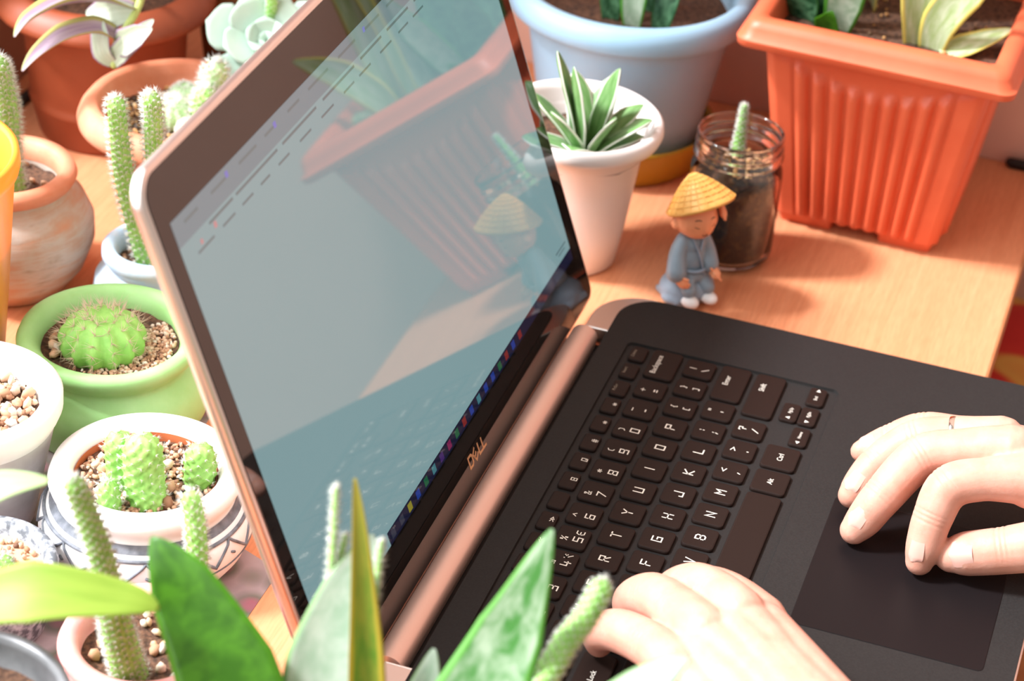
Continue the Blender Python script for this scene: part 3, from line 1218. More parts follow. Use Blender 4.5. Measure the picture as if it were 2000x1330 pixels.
ML = {}
ML['snake_dark'] = leaf_mat('snake_leaf_dark', (0.045, 0.17, 0.008), (0.09, 0.29, 0.016), (0.10, 0.32, 0.016), 0.05, (3, 14), 0.35, 0.45)
ML['snake_band'] = leaf_mat('snake_leaf_banded', (0.08, 0.28, 0.06), (0.46, 0.60, 0.42), (0.12, 0.38, 0.05), 0.09, (3, 9), 0.35, 0.30)
ML['snake_silver'] = leaf_mat('snake_leaf_silver', (0.42, 0.58, 0.44), (0.62, 0.72, 0.62), (0.30, 0.50, 0.20), 0.06, (3, 9), 0.32, 0.30)
ML['snake_yellow'] = leaf_mat('snake_leaf_edge', (0.16, 0.34, 0.03), (0.36, 0.42, 0.05), (0.56, 0.46, 0.05), 0.16, (2, 9), 0.4, 0.4, (0.55, 1.0, (0.36, 0.30, 0.04)))
ML['lime'] = leaf_mat('lime_leaf', (0.30, 0.46, 0.05), (0.38, 0.54, 0.07), (0.42, 0.56, 0.10), 0.04, (4, 3), 0.45, 0.4)
ML['lime_pale'] = leaf_mat('pale_lime_leaf', (0.50, 0.70, 0.30), (0.60, 0.78, 0.40), (0.60, 0.78, 0.40), 0.04, (4, 3), 0.45, 0.4)
ML['cream'] = leaf_mat('cream_snake_leaf', (0.40, 0.53, 0.22), (0.62, 0.70, 0.47), (0.74, 0.64, 0.15), 0.10, (5, 5), 0.42, 0.2)
ML['deep'] = leaf_mat('deep_snake_leaf', (0.015, 0.065, 0.025), (0.10, 0.24, 0.12), (0.03, 0.14, 0.03), 0.05, (3, 12), 0.32, 0.15)
ML['pale_band'] = leaf_mat('pale_snake_leaf', (0.30, 0.42, 0.28), (0.50, 0.60, 0.46), (0.08, 0.28, 0.03), 0.10, (3, 10), 0.32, 0.15)
ML['agave'] = leaf_mat('agave_leaf', (0.13, 0.29, 0.08), (0.22, 0.40, 0.15), (0.80, 0.82, 0.72), 0.075, (5, 4), 0.42, 0.08)
ML['trad'] = leaf_mat('tradescantia_leaf', (0.50, 0.60, 0.44), (0.66, 0.74, 0.60), (0.36, 0.24, 0.34), 0.06, (10, 1.5), 0.45, 0.2)
ML['trad_purple'] = leaf_mat('tradescantia_underside', (0.36, 0.24, 0.36), (0.52, 0.42, 0.46), (0.50, 0.48, 0.16), 0.12, (10, 1.5), 0.45, 0.2)

# ------------------------------------------------------------------ orange ribbed planter
plt = thing('potted_snake_plant', 'large square orange ribbed planter with snake plants', 'potted plant', (472, -43, 0), math.radians(-1.5))


def planter_side(b, hb_, ht_, z0, z1, rot):
    nu, nv = 110, 40
    vs, fs = [], []
    for i in range(nv + 1):
        v = i / nv
        h = hb_ + (ht_ - hb_) * v
        for j in range(nu + 1):
            u = j / nu
            arc = 0.97 - 0.165 * (1 - (2 * u - 1) ** 2)
            d = 0.0
            if 0.115 < u < 0.885:
                ph = (u - 0.115) / 0.77 * 9
                rib = max(0.0, math.sin(math.pi * (ph % 1.0)))
                fade = clamp((arc - v) / 0.035)
                d = 5.0 * rib * math.sqrt(fade) * clamp(v / 0.02 + 0.55)
            elif v < arc:
                d = 2.2 * clamp((arc - v) / 0.02)
            d *= clamp(u / 0.03) * clamp((1 - u) / 0.03)
            x, y = (2 * u - 1) * h, -(h + d)
            c, s = math.cos(rot), math.sin(rot)
            vs.append((x * c - y * s, x * s + y * c, z0 + (z1 - z0) * v))
    for i in range(nv):
        for j in range(nu):
            a = i * (nu + 1) + j
            fs.append((a, a + 1, a + nu + 2, a + nu + 1))
    b.add(vs, fs)


pb = MB()
for k in range(4):
    planter_side(pb, 46, 62.5, 7, 121, k * math.pi / 2)
pb.add([(-46, -46, 7), (46, -46, 7), (46, 46, 7), (-46, 46, 7)], [(0, 3, 2, 1)])
pb.build('pot', M['planter'], plt)
rm = MB()
rm.rings([zring(rrect(-h, h, -h, h, r, 6), z) for h, r, z in ((62, 4, 119), (75, 6, 118.2), (77.5, 8, 119.5), (78, 8, 123.5), (75.5, 8, 125.2), (74.5, 8, 129.5), (72.5, 8, 133), (69, 7, 134.3), (64.5, 5, 134.0), (62.5, 4, 131), (59.5, 4, 108), (0.5, 0.2, 108))], cap0=False)
rm.build('rim', M['planter'], plt, True, 55)
for sx in (-1, 1):
    for sy in (-1, 1):
        f = MB()
        f.rings([zring(rrect(sx * 29 - 15, sx * 29 + 15, sy * 29 - 15, sy * 29 + 15, 2, 3), 0), zring(rrect(sx * 30 - 16, sx * 30 + 16, sy * 30 - 16, sy * 30 + 16, 2, 3), 8)])
        f.build('foot', M['planter'], plt, False)
sq = MB()
ng = 36
sq.add([((i / ng * 2 - 1) * 60.5, (j / ng * 2 - 1) * 60.5, 118 + 1.8 * noise.noise(Vector((i * 0.45, j * 0.45, 4))) + 0.8 * noise.noise(Vector((i * 1.4, j * 1.4, 9)))) for j in range(ng + 1) for i in range(ng + 1)],
       [(j * (ng + 1) + i, j * (ng + 1) + i + 1, (j + 1) * (ng + 1) + i + 1, (j + 1) * (ng + 1) + i) for j in range(ng) for i in range(ng)])
sq.build('soil', M['soil'], plt)
gravel(plt, 52, 118.5, 60, 1.5, 'pebble_gold', 5)
Q = lambda x, y, z: (x - 472, y + 43, z)
# right group, cream leaves with yellow edges
leaf(plt, [Q(448, -58, 117), Q(446, -57, 140), Q(448, -52, 172), Q(452, -50, 205), Q(456, -50, 232)], [8, 12, 13, 10, 0.8], (-1, -0.35, 0.1), ML['cream'], 0.25, 2.4)
leaf(plt, [Q(446, -66, 117), Q(445, -69, 136), Q(446, -80, 156), Q(445, -92, 170), Q(443, -103, 181)], [7, 10.5, 11, 7, 0.8], (-1, 0.1, 0.1), ML['cream'], 0.28, 2.4)
leaf(plt, [Q(442, -72, 117), Q(447, -84, 122), Q(456, -95, 126), Q(464, -102, 128), Q(469, -106, 129)], [7, 8.5, 6.5, 3.4, 0.5], (-0.5, 0.2, 0.9), ML['cream'], 0.3, 2.2)
leaf(plt, [Q(466, -64, 117), Q(470, -62, 150), Q(474, -58, 190), Q(478, -50, 225)], [8, 11, 11, 0.8], (-1, 0.1, 0.1), ML['cream'], 0.25, 2.2)
# left group, dark leaves
leaf(plt, [Q(450, 8, 117), Q(446, 10, 130), Q(440, 17, 150), Q(434, 26, 172)], [8, 12, 12, 0.8], (-0.8, 0.3, 0.5), ML['deep'], 0.25, 2.2)
leaf(plt, [Q(452, -4, 117), Q(450, -4, 135), Q(450, -2, 165), Q(452, 0, 200)], [8, 12, 13, 0.8], (-1, 0, 0.2), ML['deep'], 0.25, 2.2)
leaf(plt, [Q(446, -12, 117), Q(444, -14, 134), Q(440, -18, 160), Q(436, -20, 185)], [7, 11, 11, 0.8], (-1, -0.1, 0.2), ML['pale_band'], 0.22, 2.2)
leaf(plt, [Q(442, -6, 117), Q(438, -8, 124), Q(434, -10, 133)], [6, 8, 0.8], (-1, 0, 0.3), ML['snake_dark'], 0.25, 2.0)
leaf(plt, [Q(462, 10, 117), Q(466, 16, 150), Q(472, 26, 190), Q(478, 34, 215)], [8, 12, 12, 0.8], (-0.7, 0.7, 0.2), ML['deep'], 0.25, 2.2)
# rear leaves that the screen mirrors
leaf(plt, [Q(486, -24, 117), Q(488, -24, 160), Q(492, -26, 215), Q(494, -28, 262)], [9, 14, 13, 0.8], (-0.4, 0.9, 0.1), ML['cream'], 0.22, 2.4)
leaf(plt, [Q(492, -64, 117), Q(502, -70, 150), Q(516, -80, 182), Q(530, -94, 206)], [8, 12, 11, 0.8], (-0.3, 0.8, 0.5), ML['pale_band'], 0.25, 2.2)
leaf(plt, [Q(470, 0, 117), Q(478, 4, 160), Q(484, 8, 215), Q(490, 10, 255)], [9, 13, 13, 0.8], (-0.3, 0.9, 0.1), ML['deep'], 0.22, 2.4)

# ------------------------------------------------------------------ big pale blue pot with ochre saucer
bp = thing('potted_snake_plant', 'big round pale blue pot on an ochre saucer', 'potted plant', (471.5, 115, 0))
MB().lathe([(0, 0), (49, 0), (52, 3), (57, 22), (57.5, 24), (55.5, 24.5), (54, 22), (50, 8), (0, 8)], 72).build('saucer', M['ochre'], bp)
MB().lathe([(0, 9), (45, 9), (47, 12), (52, 40), (57, 68), (60, 84), (61, 92), (63.5, 94), (71, 95), (73, 97), (73.5, 104), (72, 109), (68.5, 111.5), (64, 111), (61.5, 107), (60, 98), (56, 92), (0, 90)], 80).build('pot', M['sky_blue'], bp)
soil_disc(bp, 58, 94, seed=8)
leaf(bp, [(-24, -8, 93), (-26, -8, 112), (-26, -10, 150), (-24, -14, 190)], [5, 8, 9, 0.8], (-1, 0, 0.2), ML['pale_band'], 0.25, 2)
leaf(bp, [(-20, 6, 93), (-20, 8, 120), (-16, 12, 160), (-10, 16, 200)], [5, 8, 9, 0.8], (-1, 0, 0.2), ML['deep'], 0.25, 2)
leaf(bp, [(-22, -24, 93), (-20, -26, 112), (-14, -30, 150), (-8, -34, 190)], [5, 8, 9, 0.8], (-1, 0.2, 0.2), ML['deep'], 0.25, 2)
leaf(bp, [(0, -10, 93), (4, -12, 130), (8, -12, 190)], [6, 9, 0.8], (-1, 0.2, 0.2), ML['deep'], 0.25, 2)

# ------------------------------------------------------------------ white pot with agave
wp = thing('potted_agave', 'tall white plastic pot with a small white-edged agave', 'potted plant', (337.7, 104.3, 0))
MB().lathe([(0, 0), (25, 0), (27, 1.5), (30.5, 25), (33.5, 50), (36, 69.5), (37, 70.5), (38, 76.5), (41.5, 77), (45, 78.5), (46.5, 82), (46, 86), (43.5, 88.2), (41, 87.5), (39.8, 84), (36.5, 70), (34.5, 66), (0, 66)], 80).build('pot', M['white_plastic'], wp)
soil_disc(wp, 36.5, 70, seed=3)
A = lambda x, y, z: (x - 337.7, y - 104.3, z)
ac = A(324, 96, 71)
ag = [((322, 116, 131), 6.5), ((318, 105, 126), 6.5), ((335, 84, 122), 6.5), ((334, 63, 96), 7), ((322, 80, 99), 7.5), ((348, 72, 97), 6.5), ((306, 112, 103), 7),
      ((352, 92, 108), 6.5), ((340, 68, 82), 6.5), ((300, 98, 86), 7), ((308, 124, 84), 6.5), ((346, 112, 110), 6.5), ((318, 128, 106), 6)]
for (tx_, ty_, tz_), w in ag:
    t = Vector(A(tx_, ty_, tz_))
    c = Vector(ac)
    d = t - c
    hor = Vector((d.x, d.y, 0))
    c = c + hor.normalized() * 3 + Vector((0, 0, 0))
    mid1 = c.lerp(t, 0.35) + Vector((0, 0, 2.0)) - hor * 0.03
    mid2 = c.lerp(t, 0.7) + Vector((0, 0, 2.0))
    up = Vector((0, 0, 1)) - hor.normalized() * 0.9
    leaf(wp, [c, mid1, mid2, c.lerp(t, 0.9) + Vector((0, 0, 0.8)), t], [w * 0.75, w * 1.3, w * 1.15, w * 0.55, 0.3], up, ML['agave'], 0.2, 3.4, step=2.0)
MB().tube([A(326, 86, 70), A(322, 82, 73), A(318, 82, 70)], [1.2, 1.0, 1.2], 8, 2).build('dry_leaf', M['spine_tan'], wp)

# ------------------------------------------------------------------ glass jar
jr = thing('glass_jar', 'clear glass jar filled with soil and a thin cactus', 'jar', (377.1, 22.2, 0))
jp = [(0, 0.4), (18, 0.2), (22.5, 1.0), (25, 4), (25.8, 8), (26, 52), (25.5, 57), (23.6, 61), (22.8, 62.5), (23.6, 63.6), (25.2, 64.4), (25.2, 66.0), (23.9, 66.8), (23.9, 69), (24.8, 69.8), (24.8, 71), (23.9, 71.8), (23.8, 75.5), (24.4, 76.6), (24.0, 78), (23.0, 78.4), (22.2, 77.4), (22.0, 62), (23.6, 57), (24.0, 52), (23.8, 8), (22.5, 4.4), (0, 4.0)]
MB().lathe(jp, 72).build('jar_glass', M['glass'], jr, recalc=True)
M['jar_soil'] = mat('jar_soil', (0.016, 0.009, 0.006), (0.20, 0.11, 0.045), 260, 0.9, 0.9, 600, lo=0.52, hi=0.78)
jl = [(0, 4.4)] + [(22.0, 5.0), (23.2, 8.5), (23.45, 30), (23.45, 52), (22.8, 56), (20, 57), (12, 58.5), (0, 58)]
MB().lathe(jl, 64).build('soil', M['jar_soil'], jr)
gravel(jr, 19, 57.5, 70, 1.5, 'pebble_gold', 9)
pebbles(jr, 14, 58.0, 6, 2.4, seed=10)
rat_tail(jr, [(3, 1, 56), (3.4, 1.2, 66), (2.6, 0.8, 80), (1.6, 0.4, 94)], [3.6, 3.2, 2.2, 1.5], N=6, pitch=3.2, spine=2.0, seed=4)

# ------------------------------------------------------------------ monk figurine
M['robe'] = mat('figurine_robe', (0.22, 0.30, 0.37), (0.26, 0.34, 0.41), 60, 0.42)
M['rock'] = mat('figurine_rock', (0.25, 0.33, 0.42), (0.30, 0.38, 0.47), 60, 0.5)
M['fig_skin'] = mat('figurine_skin', (0.90, 0.36, 0.18), (0.92, 0.39, 0.20), 60, 0.4)
M['straw'] = mat('figurine_straw', (0.84, 0.42, 0.09), (0.88, 0.50, 0.14), 200, 0.5)
M['fig_line'] = mat('figurine_brow', (0.16, 0.06, 0.03), rough=0.5)
fg = thing('monk_figurine', 'small monk figurine with straw hat and blue-grey robe', 'figurine', (322, 31, 0), math.radians(-44))
rk = MB().ell((0, 0, 7), (16, 14, 9)).ell((6, 3, 8), (11, 10, 10)).ell((-7, -3, 4), (10, 9, 5)).box(-13, 13, -11, 11, 0.2, 4)
link('rock_base', remesh(rk, 1.0, 5), M['rock'], fg)
rb = MB()
rb.ell((0, 0, 24), (9.0, 8.5, 13)).ell((0, 0, 34), (7.5, 7, 8)).ell((0, 0, 17), (11.0, 10.5, 6))
rb.tube([(-6, 0, 38), (-10, -2, 30), (-12, -6, 21)], [4.0, 4.8, 5.8], 14, 3)
rb.tube([(6, 0, 38), (9, -2, 30), (8.5, -7, 23)], [4.0, 4.6, 5.2], 14, 3)
rb.tube([(-5, -6, 14), (-6, -11, 11)], [5, 4.4], 12, 3).tube([(5, -6, 14), (6, -11, 11)], [5, 4.4], 12, 3)
link('robe', remesh(rb, 0.8, 5), M['robe'], fg)
for pts in ([(-3.5, -5.6, 41.0), (0.5, -8.6, 30), (4, -9.6, 18)], [(3.5, -5.6, 41.0), (1.0, -8.2, 34.0)]):
    MB().tube(pts, 0.7, 8, 2).build('robe_fold', M['rock'], fg)
MB().tube([(-8.2, -5, 22), (-3.4, -9.6, 21.5), (3.4, -9.6, 21.5), (8.2, -5, 22)], 1.0, 8, 2).build('sash', M['rock'], fg)
hd = MB().ell((0, -0.5, 51), (12.4, 11.6, 11.6)).ell((0, -3.5, 47), (9.6, 8.2, 7.2)).ell((0, -11.2, 48.2), (1.5, 1.3, 1.2))
hd.ell((-11.8, 1.0, 48.5), (2.0, 3.0, 3.8)).ell((11.8, 1.0, 48.5), (2.0, 3.0, 3.8)).tube([(0, 0, 38), (0, -0.5, 44)], 4.2, 12)
head = link('head', remesh(hd, 0.7, 4), M['fig_skin'], fg)
for sx in (-1, 1):
    MB().tube([(sx * 2.6, -11.2, 50.4), (sx * 4.2, -10.9, 49.8), (sx * 6.0, -10.2, 50.5)], 0.36, 6, 0.8).build('closed_eye', M['fig_line'], head)
    MB().tube([(sx * 3.0, -10.9, 54.2), (sx * 4.6, -10.5, 54.7), (sx * 6.0, -9.8, 54.2)], 0.34, 6, 0.8).build('eyebrow', M['fig_line'], head)
MB().tube([(-1.5, -11.6, 45.2), (0, -11.75, 44.7), (1.5, -11.6, 45.2)], 0.32, 6, 0.6).build('mouth', M['fig_line'], head)


def fig_hand(base, d, side):
    b = MB()
    base, d, side = Vector(base), Vector(d).normalized(), Vector(side).normalized()
    b.tube([base, base + d * 4.2], [2.6, 3.0], 12, 1.4, flat=0.7)
    for i in range(4):
        o_ = side * ((i - 1.5) * 1.45)
        b.tube([base + d * 3.6 + o_, base + d * (8.2 - abs(i - 1.3) * 0.7) + o_ * 1.1], [0.95, 0.75], 8, 1.0)
    b.tube([base + side * 2.4 + d * 1.5, base + side * 4.2 + d * 4.2], [1.0, 0.8], 8, 1)
    return link('hand', remesh(b, 0.38, 2), M['fig_skin'], fg)
fig_hand((-12.3, -8, 18.8), (0.55, -0.6, -0.55), (0.3, -0.6, 0.7))
fig_hand((8.6, -9, 21), (0.1, -0.8, -0.3), (-0.6, 0.1, 0.7))
# straw hat
nh, kh = 72, 15
rows = []
for i in range(kh + 1):
    v = i / kh
    r = 0.6 + 18.6 * v
    z = 74 - 17.5 * v ** 1.35
    rows.append([(r * (1 + 0.012 * ((i + j // 3) % 2)) * math.cos(2 * math.pi * j / nh), r * (1 + 0.012 * ((i + j // 3) % 2)) * math.sin(2 * math.pi * j / nh), z + 0.28 * (((i + j // 3) % 2) - 0.5)) for j in range(nh)])
under = []
for i in range(kh, -1, -3):
    v = i / kh
    under.append([((0.6 + 18.0 * v) * math.cos(2 * math.pi * j / nh), (0.6 + 18.0 * v) * math.sin(2 * math.pi * j / nh), 72.6 - 17.2 * v ** 1.35) for j in range(nh)])
hat = MB().rings(rows + under).build('straw_hat', M['straw'], fg)
hat.rotation_euler = (math.radians(-26), math.radians(-9), 0)
hat.location = (10.5 * MM, -25.0 * MM, 7.5 * MM)
wv = MB()
for k in range(24):
    a = 2 * math.pi * k / 24
    wv.tube([(r * math.cos(a), r * math.sin(a), 74.35 - 17.5 * ((r - 0.6) / 18.6) ** 1.35) for r in (1.5, 6, 11, 15, 19)], 0.32, 5, 2.5)
for i in range(1, 9):
    v = i / 8.0
    r = 0.6 + 18.6 * v
    wv.tube([(r * math.cos(2 * math.pi * j / 40), r * math.sin(2 * math.pi * j / 40), 74.3 - 17.5 * v ** 1.35 + 0.25 * (j % 2)) for j in range(41)], 0.34, 5)
wv.build('straw_weave', M['straw'], hat, recalc=False)
fig_hand((12.5, -5.0, 57.5), (0.1, -0.5, -0.8), (-0.6, -0.7, 0.3))
MB().ell((-6, -13.5, 5.5), (4.6, 6, 3.2)).build('shoe', M['white_clay'], fg)
MB().ell((6, -13.5, 5.5), (4.6, 6, 3.2)).build('shoe', M['white_clay'], fg)

# ------------------------------------------------------------------ terracotta pots at the back left
pa = thing('potted_tradescantia', 'big brown-red terracotta pot with wide rim and trailing purple leaves', 'potted plant', (365.6, 403.8, 0))
MB().lathe([(0, 0), (40, 0), (41, 2), (45.5, 22), (46.5, 24), (45, 26), (45.5, 30), (47.5, 60), (48.5, 76), (50, 78), (58, 80), (63.5, 81), (64.5, 83), (63.5, 86), (60, 91), (54, 95), (50, 95.5), (48, 93), (46, 86), (42, 82), (0, 82)], 80).build('pot', M['terra_shaded'], pa)
soil_disc(pa, 46, 87, seed=11)
T = lambda x, y, z: (x - 365.6, y - 403.8, z)
stem_pts = [T(352, 380, 86), T(336, 366, 118), T(318, 356, 118), T(300, 352, 112), T(287, 357, 99), T(281, 356, 88)]
MB().tube(stem_pts, [2.2, 2.3, 2.3, 2.2, 2.1, 2.0], 10, 2).build('stem', M['stem'], pa)
def tl(pts, w, face, mt='trad', chan=0.35):
    leaf(pa, [T(*p) for p in pts], w, face, ML[mt], chan, 0.8, step=2.0)
tl([(302, 353, 114), (292, 366, 120), (272, 380, 124), (250, 389, 122), (236, 391, 117)], [4, 8, 8, 5, 0.6], (-0.3, 0.3, 0.9), 'trad_purple', 0.6)
tl([(289, 357, 101), (280, 366, 107), (264, 376, 108), (248, 384, 103), (237, 388, 97)], [4, 8, 7.5, 4.5, 0.6], (-0.5, 0.2, 0.85), 'trad_purple', 0.6)
tl([(300, 352, 113), (296, 362, 112), (298, 372, 108), (304, 384, 104)], [4, 9, 8, 0.6], (-1, 0.0, 0.4))
tl([(286, 356, 97), (280, 348, 104), (278, 338, 112), (276, 330, 118)], [4, 8, 6, 0.6], (-1, -0.1, 0.5))
tl([(281, 356, 89), (280, 352, 96), (284, 344, 106), (290, 336, 116)], [3, 6, 6, 0.6], (-1, 0.1, 0.2))
tl([(281, 356, 89), (279, 361, 95), (283, 364, 104), (288, 366, 110)], [3, 6, 6, 0.6], (-1, 0.1, 0.2))
tl([(316, 355, 118), (308, 346, 124), (300, 338, 130), (292, 330, 132)], [4, 8, 7, 0.6], (-0.6, 0, 0.8))
tl([(318, 356, 118), (314, 366, 124), (306, 376, 130), (296, 384, 132)], [4, 8, 7, 0.6], (-0.6, 0, 0.8), 'trad_purple')

bw = thing('potted_cacti', 'wide terracotta bowl with a cluster of small fuzzy cacti', 'potted plant', (278.7, 314.2, 0))
MB().lathe([(0, 0), (30, 0), (31.5, 2), (37, 25), (42, 50), (45, 61), (51, 62.5), (54.5, 63), (56.5, 65), (57, 68), (55.5, 72), (52, 76.5), (47, 78), (44.8, 76), (44, 70), (40, 62), (36, 58), (0, 58)], 80).build('pot', M['terra_dusty'], bw)
soil_disc(bw, 43, 63, seed=13)
gravel(bw, 41, 63.5, 420, 1.5, 'pebble_gold', 14)
gravel(bw, 41, 63.5, 160, 1.4, 'pebble_dark', 15, name='dark_gravel')
B = lambda x, y, z: (x - 278.7, y - 314.2, z)
rat_tail(bw, [B(284, 300, 62), B(284, 299, 80), B(281, 294, 104)], [7, 7.5, 5.5], m='cactus_pale', N=8, pitch=4.5, spine=3.6, seed=21, per=9)
rat_tail(bw, [B(272, 298, 62), B(270, 296, 78), B(268, 294, 94)], [6.5, 7, 6], N=8, pitch=4.5, spine=3.6, seed=22, per=9)
ball_cactus(bw, B(290, 318, 72), 9, 9, 14, m='cactus_pale', spine=2.6, sm='spine', per=10, rows=9, seed=23, depth=0.06)
ball_cactus(bw, B(272, 316, 71), 11, 9.5, 13, m='cactus_pale', spine=5.5, sm='spine', per=10, rows=7, seed=24, depth=0.1)
ball_cactus(bw, B(262, 303, 69), 7, 7, 12, m='cactus_yellow', spine=1.6, sm='spine', per=6, rows=8, seed=25, depth=0.05)
ball_cactus(bw, B(278, 302, 72), 9, 9, 9, spine=7.5, sm='spine_tan', per=9, rows=5, seed=26)
rat_tail(bw, [B(293, 302, 62), B(295, 302, 76), B(294, 303, 88)], [4, 4.5, 3.5], N=6, spine=6.0, seed=27)

# echeveria and two pots behind the lid
ec = thing('potted_echeveria', 'pale blue-green echeveria rosette beside the laptop lid', 'potted plant', (363, 296, 0))
MB().lathe([(0, 0), (16, 0), (18, 40), (21, 62), (23, 66), (23, 72), (20.5, 72), (18, 62), (0, 60)], 48).build('pot', M['terracotta'], ec)
soil_disc(ec, 18.5, 66, seed=31)
ec_c = Vector((-14, -2, 84))
tilt = Matrix.Rotation(math.radians(-38), 3, 'Y') @ Matrix.Rotation(math.radians(10), 3, 'X')
MB().tube([(0, 0, 62), (-3, -2, 72), tuple(ec_c)], [4, 4, 4], 10, 3).build('stem', M['stem'], ec)
for ringi, (cnt, ln, wd, rise) in enumerate(((5, 35, 15, 0.22), (5, 27, 12.5, 0.5), (5, 16, 7.5, 1.1), (4, 9, 4.5, 2.0))):
    for i in range(cnt):
        a = 2 * math.pi * (i + 0.5 * (ringi % 2)) / cnt + 0.35
        d = Vector((math.cos(a), math.sin(a), rise)).normalized()
        up = Vector((-math.cos(a) * rise, -math.sin(a) * rise, 1))
        pts = [ec_c + tilt @ (d * ln * t + Vector((0, 0, 1)) * (ln * 0.12 * t * t)) for t in (0.05, 0.3, 0.55, 0.74, 0.88, 0.96, 1.0, 1.03)]
        leaf(ec, pts, [wd * 0.3, wd * 0.5, wd * 0.86, wd * 1.0, wd * 0.84, wd * 0.5, wd * 0.2, 0.3], tilt @ up, M['echeveria'], 0.18, 3.2, step=1.2)
rat_tail(ec, [(-4, 2, 66), (-6, 0, 90), (-10, -3, 112), (-12, -4, 140)], [3.4, 3.2, 3.0, 2.6], N=6, pitch=3.6, spine=1.5, seed=33, per=4)

mp_ = thing('clay_pot', 'mottled brown clay pot behind the small cactus bowl', 'pot', (447, 341, 0))
MB().lathe([(0, 0), (30, 0), (32, 3), (36, 40), (38, 78), (40, 84), (40, 90), (36.5, 90), (34, 80), (30, 70), (0, 68)], 64).build('pot', M['mottled'], mp_)
soil_disc(mp_, 33, 78, seed=35)
tp_ = thing('clay_pot', 'plain terracotta pot mostly hidden behind the laptop lid', 'pot', (505, 290, 0))
MB().lathe([(0, 0), (26, 0), (30, 45), (33, 66), (37, 68), (38, 78), (34.5, 79), (32, 70), (28, 62), (0, 60)], 64).build('pot', M['terracotta'], tp_)
soil_disc(tp_, 31, 70, seed=36)

# ------------------------------------------------------------------ pots along the left
wd_ = thing('potted_cactus', 'weathered round terracotta jar with a tall green cactus', 'potted plant', (183.9, 370, 0))
MB().lathe([(0, 0), (26, 0), (30, 2), (39, 14), (44.5, 29), (44.5, 40), (40, 51), (33.5, 57), (32, 59), (34.5, 63), (36, 66), (34.5, 69.5), (31, 70.5), (28, 69), (26.5, 64), (27, 56), (26, 52), (0, 52)], 80).build('pot', M['weathered'], wd_)
MB().lathe([(34.0, 61.6), (35.4, 63.6), (36.5, 66), (35, 70), (31, 71), (27.6, 69.4), (26.2, 64), (26.6, 60)], 80).build('rim', M['terra_dusty'], wd_)
soil_disc(wd_, 27, 57, seed=41)
pebbles(wd_, 24, 57.5, 16, 2.0, seed=42)
D = lambda x, y, z: (x - 183.9, y - 370, z)
rat_tail(wd_, [D(182, 368, 56), D(176, 366, 82), D(166, 358, 112), D(156, 354, 138), D(147, 351, 152)], [8.5, 7.4, 5.8, 5.0, 4.4], N=8, pitch=4.2, spine=3.0, seed=43)

yc = thing('plastic_pot', 'amber yellow plastic pot at the left picture edge', 'pot', (65.8, 355.2, 0))
MB().lathe([(0, 0), (36, 0), (38, 2), (44, 60), (50, 128), (52, 130), (53, 134), (52.5, 140), (50.5, 141), (48.5, 139), (46.5, 110), (42, 60), (36, 6), (0, 5)], 72).build('pot', M['yellow_cup'], yc)
soil_disc(yc, 45.5, 92, seed=44)

bl = thing('potted_cactus', 'small pale blue painted pot with rat-tail cacti behind the lid', 'potted plant', (186.6, 286, 0))
MB().lathe([(0, 0), (25, 0), (30, 6), (33.5, 16), (32, 24), (26, 29), (24.5, 31), (26, 33.5), (28.2, 37), (28, 41), (25.5, 43), (22, 42.5), (20, 39), (20, 32), (22, 27), (0, 27)], 72).build('pot', M['blue_paint'], bl)
soil_disc(bl, 20.5, 32, seed=45)
gravel(bl, 18, 32.5, 60, 1.7, 'pebble', 46)
E2 = lambda x, y, z: (x - 186.6, y - 286, z)
rat_tail(bl, [E2(178, 286, 31), E2(176, 291, 55), E2(170, 295, 88), E2(163, 294, 118), E2(157.4, 292.5, 140)], [5.4, 5.2, 5.0, 4.6, 4.3], N=7, pitch=4.2, spine=2.6, seed=47)
rat_tail(bl, [E2(186, 280, 31), E2(182, 280, 60), E2(172, 279, 105), E2(163, 275, 132), E2(156, 272.5, 147)], [5.0, 4.8, 4.6, 4.4, 4.2], N=7, pitch=4.2, spine=2.6, seed=48)

gp = thing('potted_cactus', 'bright green painted pot with a round spiny cactus', 'potted plant', (88.2, 263.1, 0))
MB().lathe([(0, 0), (36, 0), (42, 3), (47, 12), (48.5, 22), (45, 31), (38.5, 36), (37, 38), (39, 40), (43, 45), (45, 49), (43.5, 52.5), (39.5, 53), (36.5, 51), (34.0, 47), (33, 43), (33, 36), (0, 36)], 80).build('pot', M['green_paint'], gp)
soil_disc(gp, 33.3, 44, seed=51)
gravel(gp, 31.5, 44.6, 640, 1.2, 'pebble', 52, where=lambda x, y: y < -x * 0.25 - 8)
pebbles(gp, 30, 44.6, 7, 2.4, seed=54, where=lambda x, y: y > 19 and x < 0)
ball_cactus(gp, (-6, 1, 51), 21.5, 14.5, 13, spine=7.5, sm='spine_tan', per=9, rows=6, seed=53)

hp = thing('pebble_pot', 'white tapered pot filled with pebbles at the left edge', 'pot', (-7.4, 287.6, 0))
M['white_grey'] = mat('white_grey_clay', (0.50, 0.47, 0.47), (0.80, 0.79, 0.80), 18, 0.65, 0.08, 250, stretch=(1, 1, 1.5), lo=0.35, hi=0.6)
MB().lathe([(0, 0), (27, 0), (29, 2), (35, 30), (40.5, 55), (42, 58)], 72).build('pot_body', M['white_grey'], hp)
MB().lathe([(38, 50), (42.3, 58), (44, 62), (44.2, 68), (42, 70.5), (38, 70.5), (34.8, 67), (33.5, 58), (30, 50), (0, 50)], 72).build('rim', M['white_clay'], hp)
soil_disc(hp, 33.5, 58, seed=61)
gravel(hp, 32, 58.3, 420, 1.9, 'pebble', 62)
pebbles(hp, 31, 59.4, 150, 2.5, seed=63)

